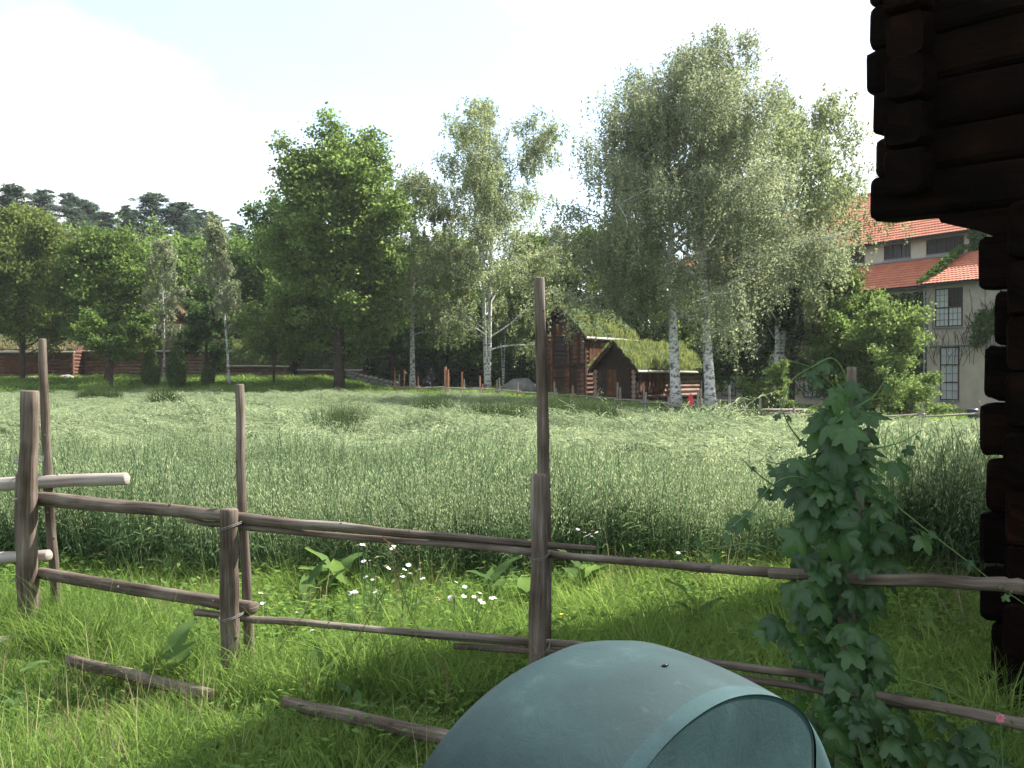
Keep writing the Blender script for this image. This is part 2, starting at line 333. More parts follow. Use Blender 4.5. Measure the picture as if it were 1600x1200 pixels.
def place_tree(px, d, label, name='birch_tree', geo=None, cat='tree', group=None, rz=0, scale=1.0, key=None, dz=0):
    x = W(px, d); root = empty(name, (x, d, Hf(x, d) + dz), label, cat, group, rz)
    if key not in GEO:
        tr, br, cm = geo()
        GEO[key] = [raw('trunk', tr.V, tr.F, tr.mats, tr.U, tr.M, True), raw('branches', br.V, br.F, br.mats, br.U, br.M, True), cm]
    for nm, me in zip(('trunk', 'branches', 'crown'), GEO[key]):
        link(nm, me, root)
    root.scale = (scale,) * 3 if np.isscalar(scale) else scale
    return root
round_p = lambda t: max(.15, math.sin(min(1, max(0, (t - .02) / .98)) ** .8 * math.pi) ** .55)
ovoid = lambda t: max(.12, (math.sin(min(1, t ** .75) * math.pi) ** .6))
cone_p = lambda t: max(.08, (1 - t) ** .7)
birch_p = lambda t: max(.14, math.sin(max(.02, min(.99, t)) ** 1.0 * math.pi) ** .55)

def build_trees():
    T = place_tree
    # the two big birches in front of the sod-roofed barn and the one behind them
    T(1057, 46, 'weeping birch before the sod barn, its trunk greyer than its pair', key='bA',
      geo=lambda: tree_geo(13.9, 4.9, 'b', 11, .27, .3, 40, 10, 88000, .125, birch_p, BIRCH, LF['birch'], lean=(-.7, -.3), strand=2.1, rise=1.0, bend=-.55, sig=.3, aspect=.55, down=.7))
    T(1111, 45.5, 'large weeping birch with bright white trunk and bare side limbs beside the picnic table', key='bB',
      geo=lambda: tree_geo(16.3, 5.0, 'b', 23, .26, .2, 46, 10, 100000, .125, birch_p, BIRCH, LF['birch'], lean=(-.9, .2), strand=2.2, rise=1.1, bend=-.5, sig=.32, aspect=.55, down=.7))
    T(1212, 53, 'tall yellowish birch behind the white trunked pair, reaching towards the dark eaves', key='bC',
      geo=lambda: tree_geo(16.2, 5.3, 'b', 37, .27, .22, 46, 10, 60000, .17, lambda t: max(.35, math.sin(t ** 1.3 * math.pi) ** .5), BIRCH, LF['birchy'], lean=(.6, 0), strand=1.8, rise=1.2, bend=-.5, sig=.36, aspect=.55, down=.7, forks=2))
    T(762, 70, 'tall airy birch with forked white trunk left of the tallest fence pole', key='bD',
      geo=lambda: tree_geo(18.2, 6.9, 'b', 41, .26, .16, 46, 11, 84000, .155, lambda t: max(.4, math.sin(t ** .95 * math.pi) ** .5), BIRCH, LF['birchy'], strand=1.4, rise=1.3, bend=-.4, sig=.36, aspect=.6, down=.6, forks=2, gaps=.25))
    T(530, 64.5, 'huge round maple with thick dark trunk standing alone at the field edge', name='maple_tree', key='mA',
      geo=lambda: tree_geo(16.3, 5.2, 'm', 53, .5, .10, 56, 11, 60000, .21, lambda t: max(.4, math.sin(min(.96, t ** .8) * math.pi) ** .5), BARK, LF['maple'], rise=1.0, bend=.1, sig=.55, aspect=.8, down=.1, flat=.35, forks=3, env=(5.3, 5.2, 9.6, 7.9, 170)))
    T(645, 72, 'slim birch with chalk white upper trunk between the maple and the forked birch', key='bE',
      geo=lambda: tree_geo(15.2, 3.4, 'b', 61, .2, .25, 30, 8, 18000, .18, birch_p, BIRCH, LF['birchy'], strand=1.1, rise=1.0, bend=-.4, sig=.3, aspect=.6, down=.6, gaps=.3))
    # broadleaved row on the left
    T(35, 70, 'broad multi stemmed tree shading the leftmost log shed', name='alder_tree', key='dA',
      geo=lambda: tree_geo(12.0, 5.2, 'm', 71, .3, .06, 40, 9, 26000, .22, ovoid, BARK, LF['olive'], rise=1.0, bend=0, sig=.5, aspect=.75, flat=.2, forks=5, env=(5.4, 4.5, 7.0, 4.9, 150)))
    T(170, 69, 'dense dark tree over the long log wall, right of the multi stemmed one', name='lime_tree', key='dB',
      geo=lambda: tree_geo(10.2, 4.2, 'm', 73, .26, .2, 40, 9, 24000, .22, ovoid, BARK, LF['mid'], rise=.8, bend=-.1, sig=.5, aspect=.8, flat=.2, env=(4.2, 4, 5.9, 4.2, 110)))
    T(174, 63.5, 'small spreading apple tree on a bare forked stem by the log wall', name='apple_tree', key='dC',
      geo=lambda: tree_geo(3.9, 2.3, 'm', 79, .13, .45, 18, 8, 7000, .17, lambda t: .9, BARK, LF['mid'], rise=.4, bend=-.1, sig=.3, aspect=.8, flat=.3, forks=2))
    T(256, 66, 'young slim birch rising between the two columnar junipers', key='bF',
      geo=lambda: tree_geo(9.3, 1.5, 'b', 83, .09, .3, 22, 6, 7000, .16, birch_p, BIRCH, LF['birch'], strand=.7, rise=1.2, bend=-.3, sig=.22, aspect=.6, down=.5))
    T(358, 66, 'taller slim birch with a leaning white stem beside the low sod roof', key='bG', 
      geo=lambda: tree_geo(10.8, 1.9, 'b', 89, .1, .32, 26, 6, 10000, .16, lambda t: max(.3, (1.15 - t) ** .7), BIRCH, LF['birch'], lean=(-.9, 0), strand=.8, rise=1.2, bend=-.3, sig=.25, aspect=.6, down=.5))
    T(322, 67.5, 'bushy dark elder between the second juniper and the leaning birch', name='elder_bush', cat='bush', key='dD',
      geo=lambda: tree_geo(5.2, 2.2, 'm', 97, .12, .15, 20, 8, 11000, .18, ovoid, BARK, LF['dark'], rise=.9, bend=0, sig=.35, aspect=.8, flat=.3, forks=3))
    T(428, 66, 'yellow green hazel on thin splayed stems before the low sod roof', name='hazel_bush', cat='bush', key='dE',
      geo=lambda: tree_geo(4.6, 2.6, 'm', 101, .08, .3, 24, 8, 11000, .18, lambda t: .9, BARK, LF['bright'], rise=.7, bend=-.1, sig=.4, aspect=.8, flat=.35, forks=4))
    T(455, 78, 'dark tree filling the gap behind the maple on its shed side', name='elm_tree', key='dF',
      geo=lambda: tree_geo(13.0, 4.8, 'm', 103, .25, .15, 36, 8, 22000, .25, ovoid, BARK, LF['dark'], rise=.8, bend=0, sig=.55, aspect=.8, flat=.2))
    T(612, 80, 'dark spreading tree over the stone wall, right of the maple trunk', name='elm_tree', key='dG',
      geo=lambda: tree_geo(11.0, 4.2, 'm', 107, .25, .22, 34, 8, 20000, .25, ovoid, BARK, LF['dark'], rise=.7, bend=-.2, sig=.55, aspect=.8, flat=.25))
    T(700, 82, 'leafy green tree above the stroller path, between two pale birches', name='elm_tree', key='dH',
      geo=lambda: tree_geo(12.0, 4.4, 'm', 109, .22, .18, 34, 8, 20000, .24, ovoid, BARK, LF['mid'], rise=.8, bend=-.1, sig=.5, aspect=.8, flat=.3))
    T(786, 78, 'thin birch sapling standing by the grey rock, nearer the tall pole', key='bH',
      geo=lambda: tree_geo(8.5, 1.8, 'b', 113, .10, .35, 18, 6, 6500, .18, birch_p, BIRCH, LF['bright'], strand=.6, rise=1.0, bend=-.2, sig=.3, aspect=.6, down=.5, forks=2))
    T(842, 84, 'green tree directly behind the tallest fence pole', name='elm_tree', key='dI',
      geo=lambda: tree_geo(12.5, 3.8, 'm', 127, .2, .12, 34, 8, 18000, .24, ovoid, BARK, LF['mid'], rise=.8, bend=0, sig=.5, aspect=.8, flat=.25))
    T(870, 80, 'feathery birch top showing behind the storehouse gable', key='bI',
      geo=lambda: tree_geo(13.2, 2.4, 'b', 131, .14, .3, 26, 7, 9000, .18, birch_p, BIRCH, LF['birch'], strand=.9, rise=1.2, bend=-.3, sig=.3, aspect=.6, down=.5, gaps=.3))
    T(925, 78, 'fresh green ash rising behind the storehouse roof', name='ash_tree', key='dJ',
      geo=lambda: tree_geo(12.2, 4.4, 'm', 137, .2, .12, 36, 8, 20000, .24, ovoid, BARK, LF['mid'], rise=.9, bend=0, sig=.5, aspect=.8, flat=.25))
    T(1012, 74, 'dark green tree closing the gap behind the barn ridge', name='elm_tree', key='dS',
      geo=lambda: tree_geo(11.5, 4.6, 'm', 191, .2, .08, 38, 9, 24000, .24, ovoid, BARK, LF['mid'], rise=.8, bend=0, sig=.5, aspect=.8, flat=.25, env=(4.4, 4.2, 5.4, 5.0, 120)))
    # right-hand side trees in front of the museum
    T(1165, 58, 'dark shaded yew behind the picnic tables', name='yew_tree', key='dK',
      geo=lambda: tree_geo(7.2, 2.9, 'm', 139, .2, .12, 32, 8, 16000, .2, ovoid, BARK, LF['dark'], rise=.6, bend=-.2, sig=.4, aspect=.7, flat=.1))
    T(1238, 55, 'dark trunked linden shading the museum wall beside the picnic area', name='linden_tree', key='dL',
      geo=lambda: tree_geo(8.0, 3.2, 'm', 149, .2, .3, 34, 8, 16000, .2, ovoid, BARK, LF['dark'], rise=.7, bend=-.2, sig=.4, aspect=.8, flat=.2))
    T(1300, 52, 'upright mid green robinia touching the lower tiled roof', name='robinia_tree', key='dM',
      geo=lambda: tree_geo(7.6, 2.5, 'm', 151, .16, .12, 32, 8, 17000, .17, ovoid, BARK, LF['mid'], rise=1.1, bend=0, sig=.35, aspect=.6, flat=.2, forks=2))
    T(1386, 47.5, 'loose bright lilac bush in front of the museum window bay', name='lilac_bush', cat='bush', key='dN',
      geo=lambda: tree_geo(5.2, 1.95, 'm', 157, .10, .06, 40, 9, 24000, .14, lambda t: max(.45, ovoid(t)), BARK, LF['bright'], rise=1.0, bend=0, sig=.36, aspect=.75, flat=.25, forks=4))
    T(1326, 49, 'darker low bush crowding the bright lilac on its birch side', name='lilac_bush', cat='bush', key='dO',
      geo=lambda: tree_geo(4.4, 2.0, 'm', 163, .10, .06, 30, 8, 13000, .15, lambda t: max(.5, ovoid(t)), BARK, LF['mid'], rise=.9, bend=0, sig=.35, aspect=.75, flat=.25, forks=3))
    T(1216, 46.5, 'narrow feathery bush behind the smaller picnic table', name='spirea_bush', cat='bush', key='dP',
      geo=lambda: tree_geo(2.5, .7, 'm', 167, .05, .05, 20, 5, 4200, .11, lambda t: max(.3, 1 - t * .6), BARK, LF['bright'], rise=1.6, bend=.3, sig=.16, aspect=.5, flat=.1, forks=3))
    T(1182, 49, 'low yellow flowered shrub between the picnic table and the feathery bush', name='potentilla_bush', cat='bush', key='dQ',
      geo=lambda: tree_geo(1.6, 1.3, 'm', 173, .05, .05, 18, 6, 4500, .11, lambda t: .8, BARK, LF['bright'], rise=.6, bend=0, sig=.22, aspect=.7, flat=.3, forks=3))
    T(1425, 44.5, 'sprawling low shrub at the fence below the tall museum window', name='snowberry_bush', cat='bush', key='dR',
      geo=lambda: tree_geo(1.7, 1.5, 'm', 179, .05, .05, 18, 6, 5500, .11, lambda t: .9, BARK, LF['bright'], rise=.6, bend=0, sig=.22, aspect=.7, flat=.3, forks=3))
    # columnar junipers
    def col(h, r, seed):
        def f():
            g = np.random.default_rng(seed); n = int(5200 * h * r); t = g.uniform(0, 1, n); a = g.uniform(0, 2 * math.pi, n)
            rr = r * (np.sin(np.clip(t * .86 + .12, 0, 1) * math.pi) ** .55) * g.uniform(.6, 1.06, n) * (1 + .12 * np.sin(a * 5 + t * 9))
            C = np.stack([rr * np.cos(a), rr * np.sin(a), .05 + t * h], 1); Q = leaf_quads(C, .13, .4, -.9)
            tr = MB(); tr.tube([(0, 0, -.1), (0, 0, h * .6)], [.06, .03], BARK, 6); br = MB(); br.tube([(0, 0, h * .5), (0, 0, h * .93)], [.03, .01], BARK, 5)
            return tr, br, quads_mesh('crown', Q, LF['cypress'], np.clip(g.normal(.5, .25, n), 0, 1))
        return f
    T(236, 64, 'slender columnar juniper, first of three along the log wall', name='juniper', geo=col(2.4, .55, 1), key='j1')
    T(276, 64, 'tallest and fattest columnar juniper standing right of the thin birch', name='juniper', geo=col(2.65, .58, 2), key='j2')
    T(325, 65.5, 'shortest columnar juniper beside the gap between two log sheds', name='juniper', geo=col(1.3, .42, 3), key='j3')
    # pines on the hill
    def pine(h, r, seed):
        def f():
            g = np.random.default_rng(seed); tr = MB(); br = MB(); cl = []
            P = [(.02 * h * math.sin(t * 5 + seed) * t, .02 * h * math.sin(t * 4) * t, h * t) for t in np.linspace(0, 1, 9)]
            tr.tube(P, [.22 * (1 - t) + .02 for t in np.linspace(0, 1, 9)], PINEBARK, 7)
            for i in range(58):
                t = .2 + .8 * (i / 58) ** .95; a = i * 2.4 + g.uniform(-.4, .4); L = r * 1.15 * (1.06 - t) ** .8 * g.uniform(.35, 1.35) * (1.15 if t > .5 else .8)
                B = curve((0, 0, h * t), (math.cos(a), math.sin(a), .25 + .5 * t), L, 5, .25, .1, g)
                br.tube([Vector(b) for b in B], [.05 * (1 - j / 6) for j in range(6)], PINEBARK, 4, cap=False)
                for k in range(5):
                    c = B[g.integers(2, 6)] + g.normal(size=3) * [.35, .35, .12]; m = 60; sp_ = .35 + .9 * (1 - t)
                    cl.append(c + g.normal(size=(m, 3)) * np.array([.42, .42, .2]) * sp_)
            C = np.concatenate(cl); return tr, br, quads_mesh('crown', leaf_quads(C, .27, .3, -.2), LF['pine'], np.clip(g.normal(.45, .25, len(C)), 0, 1))
        return f
    pn = [(15.5, 3.1, 5), (14, 2.6, 6), (16.5, 3.6, 8)]
    spec = [(-30, 118, 272, 0, 'pine at the far end of the hilltop row, cut by the picture edge'), (22, 118, 292, 1, 'first whole pine of the hill, above the multi stemmed tree'),
            (68, 124, 300, 0, 'pine with ragged split top between its two neighbours near the left end of the hill'), (112, 120, 306, 2, 'broad pine crown with a stepped outline, fourth along the hill'),
            (165, 126, 332, 1, 'low pine in the dip between the broad crowned pine and the blackest one'), (200, 122, 326, 0, 'small pointed pine just before the blackest pine'),
            (238, 117, 304, 2, 'blackest and tallest pine on the hill crest'), (279, 118, 318, 1, 'pointed dark pine right beside the blackest pine'),
            (330, 121, 334, 2, 'rounded pine behind the leaning white birch'), (372, 126, 352, 0, 'last pine of the hill, low beside the big maple'),
            (140, 135, 318, 1, 'faint distant pine behind the broad crowned one'), (305, 133, 330, 0, 'faint distant pine peeping between the two dark ones'),
            (410, 122, 372, 1, 'pine half hidden by the left side of the maple')]
    for k, (px, d, top, kd, lab) in enumerate(spec):
        x = W(px, d); zt = Z(top, d); h, r, sd = pn[kd]; sc_ = (zt - Hf(x, d)) / h
        T(px, d, lab, name='pine_tree', geo=pine(h, r, sd), key='p%d' % kd, group='pines along the hilltop', rz=k * 1.3, scale=(sc_ * 1.75, sc_ * 1.6, sc_))
    # the wood behind everything: reads as one mass
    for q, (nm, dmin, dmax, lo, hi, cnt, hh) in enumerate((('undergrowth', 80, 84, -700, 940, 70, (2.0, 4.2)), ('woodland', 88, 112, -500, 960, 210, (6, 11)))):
        g = np.random.default_rng(900 + q); cl = []; tn = []
        for i in range(cnt):
            d = g.uniform(dmin, dmax); px = lo + (hi - lo) * (i + g.random()) / cnt; x = W(px, d); h = g.uniform(*hh); r = h * g.uniform(.28, .42); n = int(1900 if q else 900)
            if px > 830 and q: h *= .8
            if px < 400 and q: h *= 1.2; n = 2400; r *= .9
            v = unit(g.normal(size=(n, 3))) * (g.uniform(.35, 1, n) ** .4)[:, None]; nb = .95 + .2 * np.sin(v[:, 0] * 7 + i) * np.sin(v[:, 1] * 6 + i * 2) + .2 * np.sin(v[:, 2] * 9 + i)
            c = v * nb[:, None] * [r, r, h * .47] + [x, d, Hf(x, d) + h * .52]; cl.append(c); tn.append(np.clip(g.normal(.45 + g.uniform(-.3, .3), .2, n), 0, 1))
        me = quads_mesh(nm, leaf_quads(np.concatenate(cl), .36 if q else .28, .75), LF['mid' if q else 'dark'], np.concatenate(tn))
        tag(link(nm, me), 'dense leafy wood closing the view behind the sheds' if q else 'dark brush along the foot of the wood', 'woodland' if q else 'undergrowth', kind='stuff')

# ---------------------------------------------------------------- ground
def build_ground():
    xs = np.concatenate([np.linspace(-700, -70, 22), np.linspace(-66, 66, 133), np.linspace(70, 700, 22)])
    ys = np.concatenate([np.linspace(-300, -12, 12), np.linspace(-10, 150, 161), np.linspace(156, 900, 24)])
    X, Y = np.meshgrid(xs, ys); V = np.stack([X, Y, H(X, Y)], -1).reshape(-1, 3); nx = len(xs)
    F = [(j * nx + i, j * nx + i + 1, (j + 1) * nx + i + 1, (j + 1) * nx + i) for j in range(len(ys) - 1) for i in range(nx - 1)]
    me = raw('ground', V, F, [SOIL], smooth=True); tag(link('ground', me), 'green meadow ground rolling from the fence to the trees', kind='structure')
    # gravel path behind the far fence
    P = [(560, 73), (620, 72), (672, 70.5), (720, 69), (770, 68), (840, 67)]
    V = []; F = []
    GR = m_noise('grey_gravel', [(.2, .19, .18), (.34, .33, .31), (.46, .44, .41)], 12, 6, .95, .5)
    for i, (px, d) in enumerate(P):
        x = W(px, d)
        for s in (-1.3, 1.3): V.append((x, d + s, Hf(x, d + s) + .03))
    F = [(2 * i, 2 * i + 2, 2 * i + 3, 2 * i + 1) for i in range(len(P) - 1)]
    tag(link('gravel_path', raw('gravel_path', V, F, [GR])), 'grey gravel path crossing behind the far fence', kind='structure')
    V = [(W(px, d), d, Hf(W(px, d), d) + .02) for px, d in ((1420, 41.3), (1700, 41.3), (1700, 43), (1500, 43.2), (1420, 42.2))]
    tag(link('path', raw('path', V, [(0, 1, 2, 3, 4)], [m_noise('sandy_path', [(.3, .26, .21), (.48, .43, .36)], 8, 6, .95, .3)])), 'sandy path in front of the museum wall', kind='structure')

# ---------------------------------------------------------------- scattered grasses
PROTO = bpy.data.collections.new('grass_sources')
def ribbon(P, w, nrm):
    """P (k,3) centreline, w (k,) widths -> quads"""
    sd = unit(np.cross(P[1] - P[0], nrm)[None])[0]; A = P - sd * w[:, None] / 2; B = P + sd * w[:, None] / 2
    return [np.array([A[i], B[i], B[i + 1], A[i + 1]]) for i in range(len(P) - 1)]
def blades(g, n, rad, hmin, hmax, wd, arch, seg=3, droop=0.):
    q = []; t = []
    for i in range(n):
        a = g.uniform(0, 6.28); r = rad * g.random() ** .5; p = np.array([r * math.cos(a), r * math.sin(a), -.02]); h = g.uniform(hmin, hmax)
        la = g.uniform(0, 6.28); ar = arch * g.uniform(.2, 1.2); dr = np.array([math.cos(la), math.sin(la), 0]); s = np.linspace(0, 1, seg + 1)
        P = p + np.outer(s, [0, 0, h]) + np.outer(s ** 2 * ar * h, dr); P[:, 2] -= s ** 3 * ar * h * (.35 + droop)
        wv = wd * g.uniform(.7, 1.3) * np.array([1, .95, .7, .12, .1])[:seg + 1]; tt = g.uniform(.15, 1)
        nn = np.array([math.cos(la + .9), math.sin(la + .9), 0]); r_ = ribbon(P, wv, nn if abs(nn @ [0, 0, 1]) < .9 else np.array([1, 0, 0]))
        q += r_; t += [tt] * len(r_)
    return q, t
def proto(name, parts):
    """parts: list of (quads, tints, material) joined in one mesh"""
    Q = np.array([x for p in parts for x in p[0]]); T = np.array([x for p in parts for x in p[1]]); me = quads_mesh(name, Q, [p[2] for p in parts], T)
    mi = np.concatenate([np.full(len(p[0]), i) for i, p in enumerate(parts)]).astype('i'); me.polygons.foreach_set('material_index', mi[:len(me.polygons)])
    o = bpy.data.objects.new(name, me); PROTO.objects.link(o); return o
def scatter(name, label, P, rot, scl, idx, coll, cat=None):
    me = bpy.data.meshes.new(name); me.from_pydata([tuple(p) for p in P], [], [])
    for nm, ty, v in (('rot', 'FLOAT_VECTOR', rot), ('scl', 'FLOAT', scl), ('idx', 'INT', idx)):
        a = me.attributes.new(nm, ty, 'POINT'); a.data.foreach_set('vector' if ty == 'FLOAT_VECTOR' else 'value', np.asarray(v, 'i' if ty == 'INT' else 'f').ravel())
    o = link(name, me); ng = bpy.data.node_groups.new(name + '_scatter', 'GeometryNodeTree')
    ng.interface.new_socket('Geometry', in_out='INPUT', socket_type='NodeSocketGeometry'); ng.interface.new_socket('Geometry', in_out='OUTPUT', socket_type='NodeSocketGeometry')
    N = ng.nodes.new; L = ng.links.new; gi = N('NodeGroupInput'); go = N('NodeGroupOutput'); ip = N('GeometryNodeInstanceOnPoints')
    ci = N('GeometryNodeCollectionInfo'); ci.inputs['Collection'].default_value = coll; ci.inputs['Separate Children'].default_value = True; ci.inputs['Reset Children'].default_value = True
    def na(n, ty):
        x = N('GeometryNodeInputNamedAttribute'); x.data_type = ty; x.inputs[0].default_value = n; return x.outputs[0]
    L(gi.outputs[0], ip.inputs['Points']); L(ci.outputs[0], ip.inputs['Instance']); ip.inputs['Pick Instance'].default_value = True
    L(na('idx', 'INT'), ip.inputs['Instance Index']); L(na('rot', 'FLOAT_VECTOR'), ip.inputs['Rotation']); L(na('scl', 'FLOAT'), ip.inputs['Scale'])
    L(ip.outputs[0], go.inputs[0]); md = o.modifiers.new('scatter', 'NODES'); md.node_group = ng
    return tag(o, label, cat, kind='stuff')
def oat_patch(g, n, rad, flatness=0.0, fat=1.0):
    ql, tl, qh, th = [], [], [], []
    for i in range(n):
        a = g.uniform(0, 6.28); r = rad * g.random() ** .5; p = np.array([r * math.cos(a), r * math.sin(a), -.03]); h = g.uniform(.66, .92)
        la = g.normal(0, .5) if flatness > .3 else g.uniform(0, 6.28); ar = g.uniform(.02, .12) + flatness; dr = np.array([math.cos(la), math.sin(la), 0]); s = np.linspace(0, 1, 5)
        P = p + np.outer(s, [0, 0, h]) + np.outer(s ** 1.6 * ar * h, dr); P[:, 2] -= s ** 2 * h * min(.82, ar ** 2 * .75 if flatness < .3 else flatness * .62)
        nn = np.array([math.cos(g.uniform(0, 6.28)), math.sin(g.uniform(0, 6.28)), .1]); tt = g.uniform(.1, .9)
        r_ = ribbon(P, np.full(5, .004 * fat), nn); ql += r_; tl += [tt] * 4
        for k in range(3):
            s0 = g.uniform(.15, .7); q0 = p + (P[-1] - p) * s0; q0[2] = np.interp(s0, s, P[:, 2]); la2 = g.uniform(0, 6.28); d2 = np.array([math.cos(la2), math.sin(la2), 0]); L = g.uniform(.14, .28); u = np.linspace(0, 1, 4)
            B = q0 + np.outer(u, d2 * L * .7) + np.outer(u - u ** 2.2 * g.uniform(.6, 1.6), [0, 0, L * .7]); r_ = ribbon(B, np.array([.009, .011, .008, .001]) * fat, np.array([-d2[1], d2[0], .2]) * 1.0 + np.array([0, 0, .8])); ql += r_; tl += [tt] * 3
        tip = P[-1]; hc = g.uniform(.15, 1)
        for k in range(11):
            v = g.uniform(0, 1); a3 = g.uniform(0, 6.28); sp = .06 * (1 - v * .6); c = tip + np.array([math.cos(a3) * sp, math.sin(a3) * sp, -.2 * (1 - v) - .0 + g.uniform(-.02, .02)]) + dr * ar * .1 * v
            L = .026 * fat ** .5; ww = .007 * fat; ax = np.array([math.cos(a3) * .4, math.sin(a3) * .4, -.9]); bx = np.array([-math.sin(a3 + k), math.cos(a3 + k), 0])
            qh.append(np.array([c, c + ax * L * .5 + bx * ww / 2, c + ax * L, c + ax * L * .5 - bx * ww / 2])); th.append(np.clip(hc + g.normal() * .15, 0, 1))
    return (ql, tl), (qh, th)
def pymax(px): return np.interp(px, [-400, 0, 300, 560, 610, 697, 775, 868, 965, 1090, 1187, 1285, 2200], [59, 60, 60, 60, 59, 54, 51, 48.5, 44.5, 41, 39.5, 38.6, 38.6])
def build_grass():
    g = np.random.default_rng(5)
    # lawn and verge
    lawn = bpy.data.collections.new('lawn_sources')
    def lp(name, parts):
        o = proto(name, parts); PROTO.objects.unlink(o); lawn.objects.link(o)
    lp('a0_fine', [(*blades(g, 130, .16, .05, .13, .005, .7), LF['grass'])])
    lp('a1_fine', [(*blades(g, 110, .16, .07, .18, .005, .9), LF['grass'])])
    lp('a2_mid', [(*blades(g, 70, .14, .14, .30, .006, .8, 4), LF['grass']), (*blades(g, 30, .14, .06, .14, .005, .8), LF['grass'])])
    lp('a3_long', [(*blades(g, 90, .10, .28, .52, .0065, .9, 4, .2), LF['grass'])])
    def herb(n, rad, s0, s1, h0, h1, asp=.6):
        C = np.stack([g.normal(0, rad * .6, n), g.normal(0, rad * .6, n), g.uniform(h0, h1, n)], 1); s = g.uniform(s0, s1, n)
        A = unit(np.stack([g.normal(size=n), g.normal(size=n), g.uniform(-.1, .6, n)], 1)); Bv = unit(np.cross(A, np.stack([g.normal(0, .35, n), g.normal(0, .35, n), np.ones(n)], 1)))
        ss = s[:, None]; return list(np.stack([C - A * ss * .5, C + Bv * ss * asp * .5 + [0, 0, .003], C + A * ss * .5, C - Bv * ss * asp * .5 + [0, 0, .003]], 1)), list(g.uniform(.1, 1, n))
    lp('a4_herb', [(*herb(130, .18, .012, .028, .01, .09), LF['herb']), (*blades(g, 90, .16, .05, .14, .005, .8), LF['grass'])])
    lp('a5_herb', [(*herb(45, .16, .025, .05, .03, .17, .5), LF['herb']), (*blades(g, 90, .16, .1, .2, .005, .7), LF['grass'])])
    lp('a6_dry', [(*blades(g, 16, .12, .2, .45, .0035, .5, 4), LF['dry']), (*blades(g, 60, .14, .07, .18, .005, .9), LF['grass'])])
    def fieldpts(n, x0, x1, y0, y1, cond=None):
        x = g.uniform(x0, x1, n); y = g.uniform(y0, y1, n)
        if cond is not None: k = cond(x, y); x = x[k]; y = y[k]
        return x, y
    x, y = fieldpts(13000, -7, 6.5, 2.2, 9.2)
    n = len(x); nzv = np.sin(x * 1.7 + 1) * np.cos(y * 2.1) + .6 * np.sin(x * 3.9 - y * 2.7)
    r = g.random(n); idx = np.where(r < .3, 0, np.where(r < .62, 1, np.where(r < .74, 4, np.where(r < .79, 5, np.where(r < .95, 2, 6)))))
    fence_y = np.interp(x, [-3.5, -2.83, -1.42, .12, 1.3, 2.6], [6.4, 6.0, 5.15, 4.75, 3.9, 3.3]); near = np.abs(y - fence_y) < .35
    idx = np.where(near & (r > .6), np.where(r > .8, 3, 2), idx); behind = y > fence_y + .4
    idx = np.where(behind & (r > .3) & (nzv > 0), np.where(r > .82, 5, np.where(r > .72, 3, np.where(r > .5, 2, 4))), idx); idx = np.where((nzv < -.5) & (r > .2), np.where(r > .6, 4, 5), idx)
    scl = g.uniform(.75, 1.25, n) * (1 + .25 * behind) * np.where((idx == 3) & ~near, .8, 1)
    open_ = (y < fence_y - .4); idx = np.where(open_ & (idx == 3), 1, idx)
    rot = np.stack([g.normal(0, .1, n), g.normal(0, .1, n), g.uniform(0, 6.28, n)], 1)
    scatter('lawn_grass', 'lush green lawn grass and herbs around the pole fence', np.stack([x, y, H(x, y)], 1), rot, scl, idx, lawn)
    # tall tussock
    tx = np.array([-.30, -.22, -.36, -.27, -.45, -.15, -1.30, -1.18, -1.0, -1.5, -2.75, -2.6, -2.4, -2.2, -1.9, -.75, -.9, .45, .6]); ty = np.array([4.75, 4.85, 4.95, 4.7, 4.8, 4.9, 4.8, 4.7, 4.75, 4.9, 5.75, 5.6, 5.55, 5.5, 5.35, 4.85, 5.0, 5.3, 5.2]); n = len(tx)
    scatter('tall_grass', 'long arching grass tufts growing at the fence foot', np.stack([tx, ty, H(tx, ty)], 1), np.stack([g.normal(0, .1, n), g.normal(0, .1, n), g.uniform(0, 6, n)], 1), g.uniform(.8, 1.15, n), np.full(n, 3), lawn)
    # grass around the far edges of the field (larger, coarser tufts)
    x, y = fieldpts(16000, -60, 40, 38, 84, lambda x, y: (y > pymax(x / y * 1600 + 800) + .4) & (np.abs(x) < y * .62 + 2)); n = len(x)
    far = bpy.data.collections.new('far_grass_sources')
    for k in range(2):
        o = proto('b%d' % k, [(*blades(g, 60, .4, .12, .3 + .2 * k, .03, .7), LF['grass']), (*herb(50, .5, .08, .16, .02, .2), LF['herb'])]); PROTO.objects.unlink(o); far.objects.link(o)
    scatter('verge_grass', 'green grass strip between the field and the sheds', np.stack([x, y, H(x, y)], 1), np.stack([np.zeros(n), np.zeros(n), g.uniform(0, 6.28, n)], 1), g.uniform(.7, 1.3, n), (g.random(n) < .3).astype(int), far)
    # oats
    oats = bpy.data.collections.new('oat_sources')
    def op(name, n, rad, fl, fat, flat_m=False):
        (ql, tl), (qh, th) = oat_patch(g, n, rad, fl, fat); o = proto(name, [(ql, tl, LF['oatflat'] if flat_m else LF['oat']), (qh, th, LF['oathead'])]); PROTO.objects.unlink(o); oats.objects.link(o)
    op('c0', 44, .22, 0, 1.0); op('c1', 44, .22, .12, 1.0); op('c2', 60, .4, .05, 1.9); op('c3', 60, .4, .95, 2.2, True); op('c4', 60, .42, .7, 2.2, True); op('c5', 50, .4, 1.15, 2.4, True)
    o = proto('c6', [(*blades(g, 160, .35, .5, 1.05, .012, .5, 4), LF['weed'])]); PROTO.objects.unlink(o); oats.objects.link(o)
    X, Y = [], []
    yy = 7.35
